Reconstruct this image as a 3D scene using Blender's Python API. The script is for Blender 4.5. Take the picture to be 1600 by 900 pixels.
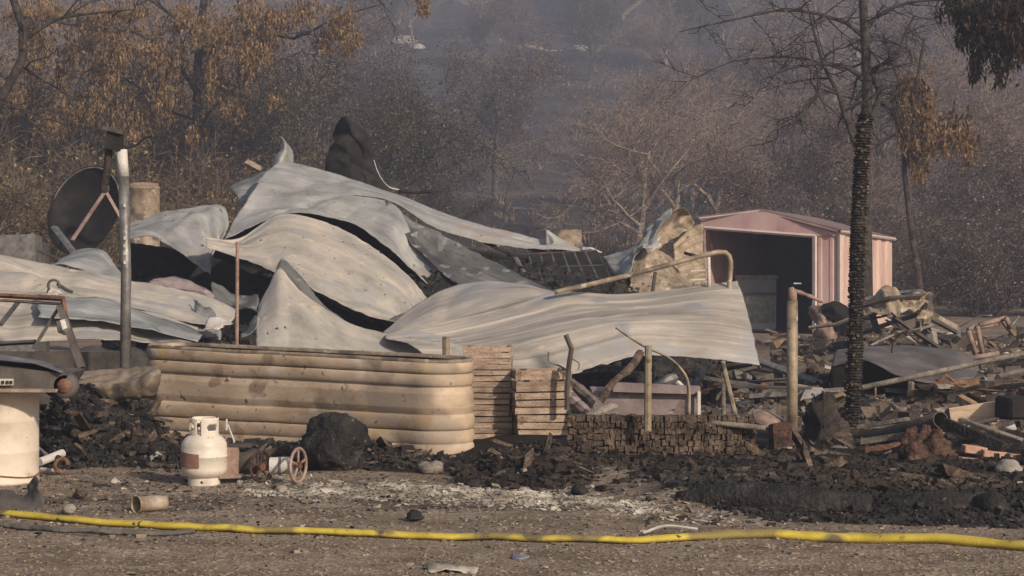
import bpy, math, random
import numpy as np
from mathutils import Vector, Matrix, noise
random.seed(7); rng = np.random.default_rng(7)
for o in list(bpy.data.objects): bpy.data.objects.remove(o)
S = bpy.context.scene
# ------------------------------------------------------------------ camera, world, sun, exposure
F, CX, CY, CZ = 3200.0, 800.0, 385.0, 1.6
cd = bpy.data.cameras.new('camera'); cam = bpy.data.objects.new('camera', cd); S.collection.objects.link(cam)
cam.location = (0, 0, CZ); cam.rotation_euler = (math.pi/2, 0, 0)
cd.sensor_width = 36; cd.lens = 36*F/1600; cd.shift_y = -(450-CY)/1600
cd.clip_start = 0.3; cd.clip_end = 2000
S.camera = cam
SUN = Vector((0.62, -0.78, 0.0)).normalized()*math.cos(math.radians(27)) + Vector((0, 0, math.sin(math.radians(27))))
w = bpy.data.worlds.new('World'); S.world = w; w.use_nodes = True
nt = w.node_tree; bg = nt.nodes['Background']; sky = nt.nodes.new('ShaderNodeTexSky')
sky.sky_type = 'NISHITA'; sky.sun_disc = False; sky.sun_elevation = math.radians(27)
sky.sun_rotation = math.atan2(SUN.x, SUN.y); sky.dust_density = 3.0; sky.air_density = 1.2
nt.links.new(sky.outputs[0], bg.inputs[0]); bg.inputs[1].default_value = 0.072
ld = bpy.data.lights.new('sun', 'SUN'); ld.energy = 5.0; ld.angle = math.radians(2.0); ld.color = (1.0, 0.85, 0.70)
lo = bpy.data.objects.new('sun', ld); S.collection.objects.link(lo)
lo.rotation_euler = (-SUN).to_track_quat('-Z', 'Y').to_euler(); lo.location = (10, -10, 20)
S.view_settings.view_transform = 'Standard'; S.view_settings.look = 'None'; S.view_settings.exposure = 0.27
S.view_settings.gamma = 1.0
HAZE_DENSITY = 0.0032

# ------------------------------------------------------------------ helpers
COL = S.collection
def P(x, y, D): return Vector(((x-CX)/F*D, D, CZ-(y-CY)/F*D))
def X(x, D): return (x-CX)/F*D
def n3(x, y, z): return noise.noise(Vector((x, y, z)))
def smooth(a, b, t):
    t = np.clip((t-a)/(b-a), 0, 1); return t*t*(3-2*t)

def tag(o, label=None, cat=None, group=None, kind=None):
    if label: o['label'] = label
    if cat: o['category'] = cat
    if group: o['group'] = group
    if kind: o['kind'] = kind
    return o
def empty(name, loc, label, cat, group=None):
    o = bpy.data.objects.new(name, None); COL.objects.link(o); o.location = loc
    o.empty_display_size = 0.1
    return tag(o, label, cat, group)

class MB:
    def __init__(s): s.V = []; s.F = []; s.uv = None
    def add(s, V, Fs):
        n = len(s.V); s.V += [tuple(v) for v in V]; s.F += [tuple(i+n for i in f) for f in Fs]; return s
    def box(s, c, d, R=None, jit=0.0):
        R = R or Matrix.Identity(3)
        vs = []
        for k in range(8):
            v = Vector(((-1, 1)[k & 1]*d[0]/2, (-1, 1)[k >> 1 & 1]*d[1]/2, (-1, 1)[k >> 2 & 1]*d[2]/2))
            if jit: v += Vector([random.uniform(-jit, jit) for _ in range(3)])
            vs.append(Vector(c)+R @ v)
        return s.add(vs, [(0, 2, 3, 1), (4, 5, 7, 6), (0, 1, 5, 4), (2, 6, 7, 3), (0, 4, 6, 2), (1, 3, 7, 5)])
    def tube(s, pts, r, n=8, cap=True, sq=1.0):
        pts = [Vector(p) for p in pts]; m = len(pts)
        rs = r if isinstance(r, (list, tuple)) else [r]*m
        V = []; Fs = []
        t0 = (pts[1]-pts[0]).normalized()
        up = Vector((0, 0, 1)) if abs(t0.z) < .9 else Vector((1, 0, 0))
        a = t0.cross(up).normalized()
        for i, p in enumerate(pts):
            t = (pts[min(i+1, m-1)]-pts[max(i-1, 0)]).normalized()
            a = (a-t*a.dot(t)).normalized(); b = t.cross(a)
            for k in range(n):
                th = 2*math.pi*k/n
                V.append(p+(a*math.cos(th)+b*math.sin(th)*sq)*rs[i])
        for i in range(m-1):
            for k in range(n):
                k2 = (k+1) % n
                Fs.append((i*n+k, i*n+k2, (i+1)*n+k2, (i+1)*n+k))
        if cap: Fs.append(tuple(range(n-1, -1, -1))); Fs.append(tuple((m-1)*n+k for k in range(n)))
        return s.add(V, Fs)
    def lathe(s, c, prof, n=32, R=None, sx=1.0, sy=1.0):
        R = R or Matrix.Identity(3); V = []; Fs = []
        for (r, z) in prof:
            for k in range(n):
                th = 2*math.pi*k/n
                V.append(Vector(c)+R @ Vector((r*math.cos(th)*sx, r*math.sin(th)*sy, z)))
        m = len(prof)
        for i in range(m-1):
            for k in range(n):
                k2 = (k+1) % n
                Fs.append((i*n+k, i*n+k2, (i+1)*n+k2, (i+1)*n+k))
        return s.add(V, Fs)
    def blob(s, c, rad, seed=0, amp=.25, freq=1.6, n=14, m=9, flat=0.0):
        V = []; Fs = []; c = Vector(c)
        for i in range(m+1):
            ph = math.pi*i/m
            for k in range(n):
                th = 2*math.pi*k/n
                d = Vector((math.sin(ph)*math.cos(th), math.sin(ph)*math.sin(th), math.cos(ph)))
                q = 1+amp*2*n3(d.x*freq+seed*3.7, d.y*freq+seed, d.z*freq)+amp*.7*n3(d.x*freq*3+seed, d.y*freq*3, d.z*freq*3+seed)
                if n >= 28: q += amp*(-.6*abs(n3(d.x*freq*6+seed, d.y*freq*6, d.z*freq*6))+.4*n3(d.x*freq*13+seed, d.y*freq*13, d.z*freq*13))
                V.append(c+Vector((d.x*rad[0]*q, d.y*rad[1]*q, d.z*rad[2]*q)))
        for i in range(m):
            for k in range(n):
                k2 = (k+1) % n
                Fs.append((i*n+k, (i+1)*n+k, (i+1)*n+k2, i*n+k2))
        return s.add(V, Fs)
    def build(s, name, mat, parent=None, origin=None, sm=False, uv=None):
        V = np.array([tuple(v) for v in s.V], dtype=np.float64)
        if parent is not None: org = np.array(tuple(parent_world(parent)))
        elif origin is not None: org = np.array(tuple(origin))
        else:
            mn, mx = V.min(0), V.max(0); org = np.array([(mn[0]+mx[0])/2, (mn[1]+mx[1])/2, mn[2]])
        me = bpy.data.meshes.new(name)
        me.from_pydata((V-org).tolist(), [], s.F)
        if uv is not None:
            l = me.uv_layers.new(name='UVMap'); idx = np.empty(len(me.loops), dtype=np.int32)
            me.loops.foreach_get('vertex_index', idx); l.data.foreach_set('uv', np.asarray(uv)[idx].ravel())
        me.materials.append(mat); me.update()
        if sm: me.shade_smooth()
        o = bpy.data.objects.new(name, me); COL.objects.link(o)
        if parent is not None: o.parent = parent
        else: o.location = org
        return o
def parent_world(p):
    v = Vector(p.location)
    while p.parent: p = p.parent; v += Vector(p.location)
    return v
def fastmesh(name, V, nper, mat, parent=None, origin=(0, 0, 0), loc=None):
    """V (N*nper,3): N separate polygons of nper vertices"""
    V = np.asarray(V, dtype=np.float32)-np.array(origin, dtype=np.float32); N = len(V)//nper
    me = bpy.data.meshes.new(name); me.vertices.add(len(V)); me.vertices.foreach_set('co', V.ravel())
    me.loops.add(len(V)); me.loops.foreach_set('vertex_index', np.arange(len(V), dtype=np.int32))
    me.polygons.add(N); me.polygons.foreach_set('loop_start', np.arange(0, len(V), nper, dtype=np.int32))
    me.materials.append(mat); me.update(calc_edges=True)
    o = bpy.data.objects.new(name, me); COL.objects.link(o)
    if parent is not None: o.parent = parent
    elif loc is not None: o.location = loc
    else: o.location = origin
    return o
def grid_faces(nu, nv):
    return [(j*nu+i, j*nu+i+1, (j+1)*nu+i+1, (j+1)*nu+i) for j in range(nv-1) for i in range(nu-1)]
def rotm(rx=0, ry=0, rz=0):
    return (Matrix.Rotation(math.radians(rz), 3, 'Z') @ Matrix.Rotation(math.radians(ry), 3, 'Y') @ Matrix.Rotation(math.radians(rx), 3, 'X'))
def cat(P4, t):
    p0, p1, p2, p3 = P4
    return 0.5*((2*p1)+(-p0+p2)*t+(2*p0-5*p1+4*p2-p3)*t*t+(-p0+3*p1-3*p2+p3)*t**3)
def resample(pts, n):
    pts = np.array([tuple(p) for p in pts], dtype=float)
    if len(pts) == 2: return pts[0]+(pts[1]-pts[0])*np.linspace(0, 1, n)[:, None]
    d = np.r_[0, np.cumsum(np.linalg.norm(np.diff(pts, axis=0), axis=1))]; d /= d[-1]
    ext = np.vstack([2*pts[0]-pts[1], pts, 2*pts[-1]-pts[-2]]); out = []
    for t in np.linspace(0, 1, n):
        i = min(np.searchsorted(d, t, side='right')-1, len(pts)-2)
        f = (t-d[i])/(d[i+1]-d[i]+1e-9); out.append(cat(ext[i:i+4], f))
    return np.array(out)

# ------------------------------------------------------------------ materials
def mat(name, cols, scale=3.0, rough=0.85, metal=0.0, bump=0.3, bscale=40, specks=None, stretch=None, uv=False, rnd=0.0, spec=0.3, contrast=(0.35, 0.65), bdist=0.01, fine=0.0, streak=0.0):
    m = bpy.data.materials.new(name); m.use_nodes = True; t = m.node_tree; N = t.nodes; L = t.links
    b = N['Principled BSDF']; b.inputs['Roughness'].default_value = rough; b.inputs['Metallic'].default_value = metal
    b.inputs['Specular IOR Level'].default_value = spec
    tc = N.new('ShaderNodeTexCoord'); mp = N.new('ShaderNodeMapping')
    L.new(tc.outputs['UV' if uv else 'Object'], mp.inputs[0])
    if stretch: mp.inputs['Scale'].default_value = stretch
    nz = N.new('ShaderNodeTexNoise'); nz.inputs['Scale'].default_value = scale; nz.inputs['Detail'].default_value = 6
    nz.inputs['Roughness'].default_value = 0.65; L.new(mp.outputs[0], nz.inputs[0])
    r = N.new('ShaderNodeValToRGB'); L.new(nz.outputs[0], r.inputs[0])
    e = r.color_ramp.elements; k = len(cols)
    while len(e) < k: e.new(0.5)
    for i, c in enumerate(cols):
        e[i].position = contrast[0]+(contrast[1]-contrast[0])*i/max(1, k-1); e[i].color = (*c, 1)
    out = r.outputs[0]
    def mix(a, bcol, fac, mode='MIX'):
        x = N.new('ShaderNodeMixRGB'); x.blend_type = mode
        if isinstance(fac, float): x.inputs[0].default_value = fac
        else: L.new(fac, x.inputs[0])
        L.new(a, x.inputs[1])
        if isinstance(bcol, tuple): x.inputs[2].default_value = (*bcol, 1)
        else: L.new(bcol, x.inputs[2])
        return x.outputs[0]
    if specks:
        for (sc, th, c) in specks:
            n2 = N.new('ShaderNodeTexNoise'); n2.inputs['Scale'].default_value = sc; n2.inputs['Detail'].default_value = 3
            L.new(tc.outputs['Object'], n2.inputs[0])
            mr = N.new('ShaderNodeMapRange'); mr.inputs[1].default_value = th; mr.inputs[2].default_value = th+0.06
            L.new(n2.outputs[0], mr.inputs[0]); out = mix(out, c, mr.outputs[0])
    if fine:
        n4 = N.new('ShaderNodeTexNoise'); n4.inputs['Scale'].default_value = bscale*1.3; n4.inputs['Detail'].default_value = 2
        L.new(tc.outputs['Object'], n4.inputs[0])
        mr = N.new('ShaderNodeMapRange'); mr.inputs[1].default_value = .3; mr.inputs[2].default_value = .7
        mr.inputs[3].default_value = 1-fine; mr.inputs[4].default_value = 1+fine
        L.new(n4.outputs[0], mr.inputs[0])
        cx = N.new('ShaderNodeCombineColor')
        for q in range(3): L.new(mr.outputs[0], cx.inputs[q])
        out = mix(out, cx.outputs[0], 1.0, 'MULTIPLY')
    if streak:
        for (sx_, sy_, k_) in ((.5, 26, streak), (.25, 7, streak*.9)):
            m5 = N.new('ShaderNodeMapping'); m5.inputs['Scale'].default_value = (sx_, sy_, 1); L.new(tc.outputs['UV'], m5.inputs[0])
            n5 = N.new('ShaderNodeTexNoise'); n5.inputs['Scale'].default_value = 1.0; n5.inputs['Detail'].default_value = 3; L.new(m5.outputs[0], n5.inputs[0])
            mr = N.new('ShaderNodeMapRange'); mr.inputs[1].default_value = .38; mr.inputs[2].default_value = .62
            mr.inputs[3].default_value = 1-k_; mr.inputs[4].default_value = 1+k_*.7; L.new(n5.outputs[0], mr.inputs[0])
            cx = N.new('ShaderNodeCombineColor')
            for q in range(3): L.new(mr.outputs[0], cx.inputs[q])
            out = mix(out, cx.outputs[0], 1.0, 'MULTIPLY')
    if rnd:
        oi = N.new('ShaderNodeObjectInfo'); mr = N.new('ShaderNodeMapRange')
        mr.inputs[3].default_value = 1-rnd; mr.inputs[4].default_value = 1+rnd; L.new(oi.outputs['Random'], mr.inputs[0])
        hs = N.new('ShaderNodeHueSaturation'); L.new(mr.outputs[0], hs.inputs['Value']); L.new(out, hs.inputs['Color']); out = hs.outputs[0]
    L.new(out, b.inputs['Base Color'])
    if bump:
        n3_ = N.new('ShaderNodeTexNoise'); n3_.inputs['Scale'].default_value = bscale; n3_.inputs['Detail'].default_value = 4
        L.new(tc.outputs['Object'], n3_.inputs[0])
        bp = N.new('ShaderNodeBump'); bp.inputs['Strength'].default_value = bump; bp.inputs['Distance'].default_value = bdist
        L.new(n3_.outputs[0], bp.inputs['Height']); L.new(bp.outputs[0], b.inputs['Normal'])
    return m
M = {}
HOLE = (26, .69, (.03, .028, .026))
SPK = [(9, .67, (.10, .085, .07)), (27, .70, (.04, .035, .03))]
M['sheet_grey'] = mat('scorched_grey_sheet_metal', [(.15, .15, .145), (.33, .33, .32), (.50, .49, .465)], 1.8, .55, .1, .35, 30, uv=True, stretch=(.8, 1.2, 1), specks=[(1.6, .60, (.33, .30, .27))]+SPK, contrast=(.24, .76), streak=.05)
M['sheet_tan'] = mat('ash_coated_sheet_metal', [(.20, .19, .17), (.41, .38, .335), (.62, .53, .42)], 2.0, .65, .05, .4, 35, uv=True, stretch=(.8, 1.1, 1), specks=[(2.2, .57, (.36, .35, .33)), (4, .64, (.58, .47, .35)), (13, .69, (.13, .10, .08)), (27, .71, (.04, .035, .03))], contrast=(.24, .76), streak=.05)
M['sheet_front'] = mat('pale_ribbed_sheet_metal', [(.19, .175, .155), (.39, .355, .31), (.60, .53, .445)], 1.8, .6, .08, .3, 35, uv=True, stretch=(.4, 1.8, 1), specks=[(1.7, .57, (.34, .335, .33)), (5, .67, (.52, .42, .31)), (30, .74, (.08, .07, .06))], contrast=(.27, .73), streak=.09)
M['sheet_dark'] = mat('dull_dark_grey_sheet_metal', [(.06, .06, .058), (.125, .125, .12), (.21, .21, .20)], 1.6, .6, .1, .3, 30, uv=True, stretch=(.6, 1.6, 1), specks=[(7, .60, (.27, .27, .26)), (25, .68, (.03, .03, .03))], contrast=(.36, .64), streak=.12)
M['sheet_blue'] = mat('bluish_grey_sheet_metal', [(.13, .135, .13), (.27, .28, .275), (.42, .425, .41)], 1.5, .55, .1, .3, 30, uv=True, stretch=(.5, 2, 1), contrast=(.36, .64), streak=.07)
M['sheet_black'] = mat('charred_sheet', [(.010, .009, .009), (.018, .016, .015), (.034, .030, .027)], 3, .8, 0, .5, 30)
M['tank'] = mat('tan_scorched_galvanised', [(.32, .23, .145), (.52, .40, .285), (.66, .54, .42)], 2.4, .62, .05, .25, 45, stretch=(.7, .7, 1.6), specks=[(1.7, .60, (.50, .35, .16)), (3.1, .60, (.60, .51, .42)), (1.3, .55, (.36, .29, .22)), (2.6, .59, (.27, .21, .155)), (5, .61, (.33, .24, .16)), (14, .66, (.17, .12, .08)), (31, .72, (.10, .07, .05))], contrast=(.3, .7))
M['tank_in'] = mat('dark_tank_inside', [(.05, .04, .03), (.16, .12, .08)], 4, .8)  # darker brown than the outer tank wall
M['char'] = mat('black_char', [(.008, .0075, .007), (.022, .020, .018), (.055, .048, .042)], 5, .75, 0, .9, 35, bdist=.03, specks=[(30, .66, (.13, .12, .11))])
M['charmix'] = mat('burnt_soil_lumps', [(.010, .009, .008), (.026, .021, .017), (.06, .046, .035), (.13, .105, .082)], 2.4, .9, 0, .8, 35, bdist=.02, contrast=(.34, .72), fine=.4)
M['charbrown'] = mat('brown_burnt_wood', [(.03, .022, .016), (.095, .07, .05), (.18, .13, .095)], 8, .9, 0, .8, 40, bdist=.02, fine=.4)
M['rust'] = mat('brown_rust', [(.08, .04, .025), (.17, .085, .05), (.26, .16, .11)], 9, .85, .1, .5, 50, fine=.3)
M['burntrust'] = mat('burnt_red_brown_rust', [(.03, .02, .016), (.08, .045, .032), (.14, .085, .06)], 7, .9, 0, .8, 40, bdist=.03, fine=.4)
M['rustpink'] = mat('pale_pink_rust', [(.20, .13, .105), (.32, .22, .18), (.42, .32, .26)], 9, .8, .1, .4, 60)
M['wood'] = mat('weathered_crate_wood', [(.20, .14, .10), (.35, .26, .19), (.46, .36, .275)], 5, .85, 0, .5, 60, stretch=(1, 1, 4), rnd=.22, fine=.2, specks=[(9, .66, (.12, .085, .06))])
M['wood_new'] = mat('fresh_pale_timber', [(.50, .36, .23), (.66, .50, .35), (.74, .60, .45)], 5, .7, 0, .3, 60, stretch=(1, 1, 5), specks=[(20, .72, (.30, .18, .1))])
M['wood_grey'] = mat('grey_burnt_board', [(.10, .085, .07), (.19, .165, .14), (.28, .24, .20)], 6, .9, 0, .5, 50, rnd=.3, fine=.3)
M['yellowpost'] = mat('dull_yellow_paint', [(.16, .13, .085), (.29, .24, .15), (.25, .22, .17)], 6, .8, 0, .3, 60, specks=[(7, .58, (.10, .08, .06)), (20, .66, (.05, .04, .03))])
M['pale'] = mat('pale_ash_white', [(.42, .39, .36), (.58, .54, .49), (.68, .63, .57)], 6, .8, 0, .3, 50)
M['propane'] = mat('off_white_cylinder_paint', [(.56, .51, .43), (.68, .62, .53), (.72, .66, .57)], 5, .42, 0, .1, 60, specks=[(10, .66, (.38, .27, .19)), (3.5, .62, (.50, .44, .36)), (22, .70, (.16, .10, .07))])
M['proplabel'] = mat('faded_maroon_label', [(.17, .09, .07), (.24, .13, .105), (.30, .19, .16)], 30, .7, 0, .1, 60, stretch=(1, 1, 5))
M['drum'] = mat('cream_drum_paint', [(.52, .44, .34), (.66, .58, .47), (.72, .65, .54)], 2.2, .55, 0, .2, 50, specks=[(6, .68, (.45, .33, .22)), (18, .73, (.22, .15, .1))])
M['darkmetal'] = mat('dark_brown_metal', [(.05, .042, .036), (.09, .078, .068), (.13, .115, .10)], 4, .7, .1, .3, 50)
M['steel'] = mat('dull_grey_steel', [(.13, .125, .12), (.22, .21, .20), (.33, .31, .29)], 8, .5, .5, .2, 50)
M['tansteel'] = mat('heat_tanned_steel', [(.18, .14, .095), (.31, .245, .175), (.43, .35, .265)], 7, .6, .2, .2, 50, specks=[(3.2, .57, (.15, .12, .09)), (9, .63, (.50, .44, .37)), (18, .68, (.07, .055, .04))])
M['white'] = mat('white_paint', [(.55, .52, .48), (.72, .69, .64)], 6, .6)
M['hose'] = mat('yellow_hose_jacket', [(.30, .23, .04), (.54, .42, .06), (.72, .57, .09)], 2.2, .75, 0, .4, 120, specks=[(2.2, .55, (.26, .21, .07)), (4.5, .60, (.17, .135, .07)), (16, .66, (.09, .075, .05))], contrast=(.3, .62))
M['hosegrey'] = mat('grey_hose_jacket', [(.06, .058, .05), (.11, .105, .095), (.17, .155, .13)], 5, .8)
M['shedpink'] = mat('pink_tinged_steel_siding', [(.44, .285, .27), (.57, .385, .365), (.63, .46, .43)], 1.6, .55, .05, .15, 40, stretch=(1, 1, .5))
M['shed_litside'] = mat('sunlit_tan_steel_siding', [(.46, .31, .26), (.62, .44, .37), (.68, .53, .46)], 2.2, .5, .05, .15, 40, stretch=(1.5, 1.5, .4))  # warm sunlight on the right side put into a paler siding colour
M['shedroof'] = mat('greyish_shed_roof', [(.20, .13, .12), (.30, .21, .19)], 2, .5, .1)
M['shedtrim'] = mat('pale_shed_trim', [(.50, .42, .38), (.62, .53, .48)], 3, .5)
M['black'] = mat('near_black', [(.012, .014, .016), (.03, .033, .036)], 2, .95)  # near-black tone for shed back wall, floor and small parts
M['applgrey'] = mat('grey_enamel', [(.30, .31, .315), (.42, .43, .44)], 2, .5)
M['pinkpanel'] = mat('dusty_mauve_panel', [(.20, .155, .15), (.31, .25, .24), (.38, .31, .29)], 3, .75, 0, .3, 40, specks=[(3, .58, (.15, .105, .09)), (9, .62, (.40, .36, .34)), (16, .66, (.08, .06, .05))])
M['terra'] = mat('terracotta', [(.36, .13, .08), (.48, .20, .13)], 7, .85)
M['brick'] = mat('pinkish_brick', [(.32, .17, .12), (.45, .27, .20), (.52, .35, .27)], 8, .9, 0, .5, 70, rnd=.2)
M['stone'] = mat('pale_stone', [(.22, .20, .175), (.36, .33, .29), (.50, .46, .41)], 6, .9, 0, .6, 50, rnd=.25)
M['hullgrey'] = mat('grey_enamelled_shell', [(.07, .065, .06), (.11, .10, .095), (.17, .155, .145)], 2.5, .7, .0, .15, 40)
M['ochre'] = mat('ochre_rusted_panel', [(.14, .085, .04), (.26, .17, .09), (.36, .26, .16)], 5, .85, .05, .4, 40, specks=[(12, .66, (.08, .05, .03))])
M['blue'] = mat('blue_litter', [(.06, .065, .14), (.30, .30, .34)], 9, .5)
M['rubmix'] = mat('mixed_burnt_rubble', [(.02, .017, .015), (.07, .055, .043), (.15, .12, .095), (.36, .32, .275)], 1.7, .9, 0, .5, 50, contrast=(.32, .72), fine=.3)
M['ashwhite'] = mat('white_ash_flakes', [(.10, .085, .07), (.32, .285, .23), (.58, .53, .45)], 3.5, .9, 0, .3, 50)
M['gravel'] = mat('brown_gravel', [(.12, .095, .07), (.23, .18, .135), (.36, .30, .235)], 9, .95, 0, .4, 50)
M['bark_dark'] = mat('blackened_bark', [(.018, .015, .013), (.05, .042, .036), (.085, .072, .06)], 9, .95, 0, .7, 25, bdist=.03)
M['bark_pale'] = mat('pale_scorched_bark', [(.16, .125, .10), (.27, .215, .175), (.36, .30, .25)], 5, .95, 0, .5, 20)
M['twig_brown'] = mat('brown_twigs', [(.05, .036, .022), (.12, .09, .06), (.24, .185, .125)], 3, .95, 0, 0, 20, contrast=(.36, .64))
M['bark_mid'] = mat('grey_brown_bark', [(.06, .05, .043), (.11, .092, .078), (.17, .145, .12)], 6, .95, 0, .5, 20)
def leafmat(name, cols, rnd=.25):
    m = mat(name, cols, 2.6, .9, 0, 0, rnd=rnd, spec=.1, contrast=(.36, .64), bscale=14, fine=.55); return m
M['leaf_olive'] = leafmat('scorched_olive_leaves', [(.03, .023, .010), (.13, .095, .042), (.28, .21, .11)])
M['leaf_brown'] = leafmat('dead_brown_leaves', [(.045, .03, .022), (.14, .10, .075), (.30, .225, .175)])
M['leaf_grey'] = leafmat('ashy_grey_green_leaves', [(.03, .028, .018), (.085, .075, .048), (.17, .145, .10)])
M['leaf_orange'] = leafmat('orange_scorched_leaves', [(.05, .033, .018), (.145, .092, .045), (.25, .165, .085)])
M['leaf_pink'] = leafmat('pinkish_bare_twigs', [(.07, .05, .042), (.165, .12, .10), (.30, .235, .20)])
M['leaf_dark'] = leafmat('charred_hanging_leaves', [(.010, .009, .008), (.024, .02, .014), (.062, .043, .026)])

# ------------------------------------------------------------------ ground and hillside
HD = [0, 45, 60, 80, 100, 150, 220, 300, 340, 420]; HZ = [0, 0, .5, 1.9, 3.5, 10.5, 24, 45, 54, 60]
def ground_h(x, y):
    z = np.interp(y, HD, HZ)
    # low berm of burnt soil along the ruin, right of the stock tank
    pxl = x/np.maximum(y, 1)*F+CX
    berm = smooth(12.4, 13.3, y-smooth(760, 1100, pxl)*-.0+(1-smooth(760, 1080, pxl))*-1.6)*(1-smooth(15.5, 19, y))*smooth(690, 820, pxl)
    return z+berm*.10
def gz(x, y):
    b = float(ground_h(np.float64(x), np.float64(y)))
    b += .02*n3(x*1.3, y*1.3, 0)+.008*n3(x*5, y*5, 3)
    if y > 55: b += (.9*n3(x*.05, y*.05, 1)+.35*n3(x*.2, y*.2, 2))*min(1, (y-55)/25)
    return b
def G(px, D, dz=0.0):
    x = X(px, D); return Vector((x, D, gz(x, D)+dz))
def terrain(name, xs, ys, m, attrs=False):
    V = [(x, y, gz(x, y)) for y in ys for x in xs]
    me = bpy.data.meshes.new(name); me.from_pydata(V, [], grid_faces(len(xs), len(ys)))
    me.materials.append(m); me.shade_smooth()
    if attrs:
        A = np.array(V); x, y = A[:, 0], A[:, 1]; px = x/np.maximum(y, 1)*F+CX; py = CY+F*CZ/np.maximum(y, 1)
        nn = np.array([n3(v[0]*1.1, v[1]*2.2, 5)+.5*n3(v[0]*4, v[1]*7, 9) for v in V])
        # burnt black soil beneath and around the ruin
        edge = np.interp(px, [0, 250, 500, 740, 900, 1040, 1200, 1600], [728, 722, 742, 748, 752, 775, 812, 820])
        ch = smooth(-8, 12, edge-py+nn*22)*(1-.75*smooth(19, 26, y))
        ash = np.exp(-((py-np.interp(px, [300, 500, 700, 900, 1000, 1200], [757, 766, 771, 782, 795, 820]))/11)**2)*smooth(330, 470, px)*(1-smooth(900, 1080, px))
        ash = np.clip(ash*(.8+1.3*nn), 0, 1)*(y > 5)
        dark = np.exp(-((py-787)/17)**2)*.75*np.clip(.8+1.6*nn, 0, 1)*(1-smooth(900, 1000, px))
        for nm, arr in (('char', ch*(y > 5)), ('ash', ash), ('soot', dark)):
            a = me.attributes.new(nm, 'FLOAT', 'POINT'); a.data.foreach_set('value', arr.astype(np.float32))
    o = bpy.data.objects.new(name, me); COL.objects.link(o); tag(o, kind='structure'); return o
def ground_mat():
    m = mat('burnt_dirt', [(.14, .105, .075), (.225, .178, .132), (.315, .255, .195)], 1.6, .95, 0, .9, 28, stretch=(1, 1.6, 1), bdist=.02, fine=.35, spec=.1,
            specks=[(5, .62, (.15, .115, .085)), (60, .66, (.42, .36, .29)), (45, .67, (.08, .062, .048))])
    t = m.node_tree; N = t.nodes; L = t.links; b = N['Principled BSDF']; src = b.inputs['Base Color'].links[0].from_socket
    tc = N.new('ShaderNodeTexCoord')
    for nm, c, sc, k in (('soot', (.045, .038, .032), 14, 1.6), ('char', (.022, .019, .017), 10, 1.3), ('ash', (.48, .45, .39), 26, 1.4)):
        a = N.new('ShaderNodeAttribute'); a.attribute_name = nm
        nz = N.new('ShaderNodeTexNoise'); nz.inputs['Scale'].default_value = sc; nz.inputs['Detail'].default_value = 5
        mp = N.new('ShaderNodeMapping'); mp.inputs['Scale'].default_value = (1, 2.2, 1); L.new(tc.outputs['Object'], mp.inputs[0]); L.new(mp.outputs[0], nz.inputs[0])
        ad = N.new('ShaderNodeMath'); ad.operation = 'MULTIPLY_ADD'; L.new(nz.outputs[0], ad.inputs[0]); ad.inputs[1].default_value = 1.6; ad.inputs[2].default_value = -1.0
        s2 = N.new('ShaderNodeMath'); s2.operation = 'MULTIPLY_ADD'; L.new(a.outputs['Fac'], s2.inputs[0]); s2.inputs[1].default_value = k; L.new(ad.outputs[0], s2.inputs[2]); s2.use_clamp = True
        mu = N.new('ShaderNodeMath'); mu.operation = 'MULTIPLY'; L.new(s2.outputs[0], mu.inputs[0]); L.new(a.outputs['Fac'], mu.inputs[1]); mu.use_clamp = True
        x = N.new('ShaderNodeMixRGB'); L.new(mu.outputs[0], x.inputs[0]); L.new(src, x.inputs[1]); x.inputs[2].default_value = (*c, 1); src = x.outputs[0]
    L.new(src, b.inputs['Base Color']); return m
xs = np.r_[np.linspace(-260, -20, 14)[:-1], np.linspace(-20, -6, 30)[:-1], np.linspace(-6, 6, 210), np.linspace(6, 20, 30)[1:], np.linspace(20, 260, 14)[1:]]
ys = np.r_[np.linspace(-120, 6, 12)[:-1], np.geomspace(6.5, 55, 330)]
terrain('ground', xs, ys, ground_mat(), True)
hm = mat('burnt_hillside_soil', [(.03, .028, .028), (.055, .048, .043), (.12, .098, .08)], .09, .98, 0, .6, 2.5, bdist=.25, spec=.05, specks=[(.6, .62, (.15, .12, .095)), (3.2, .70, (.34, .31, .28))], fine=.4)
xs2 = np.linspace(-260, 260, 190); ys2 = np.r_[55.0, np.geomspace(56, 420, 150)]
terrain('hillside', xs2, ys2, hm)

# ------------------------------------------------------------------ haze
hz = MB().box((0, 150, 36), (540, 560, 78)); hm_ = bpy.data.materials.new('smoke_haze'); hm_.use_nodes = True
t = hm_.node_tree; t.nodes.remove(t.nodes['Principled BSDF']); pv = t.nodes.new('ShaderNodeVolumePrincipled')
pv.inputs['Color'].default_value = (.66, .71, .93, 1); pv.inputs['Density'].default_value = HAZE_DENSITY; pv.inputs['Anisotropy'].default_value = 0.1
t.links.new(pv.outputs[0], t.nodes['Material Output'].inputs['Volume'])
tag(hz.build('haze', hm_, origin=(0, 0, 0)), 'thin bluish smoke haze hanging over the burnt slope', 'haze', kind='stuff')

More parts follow.
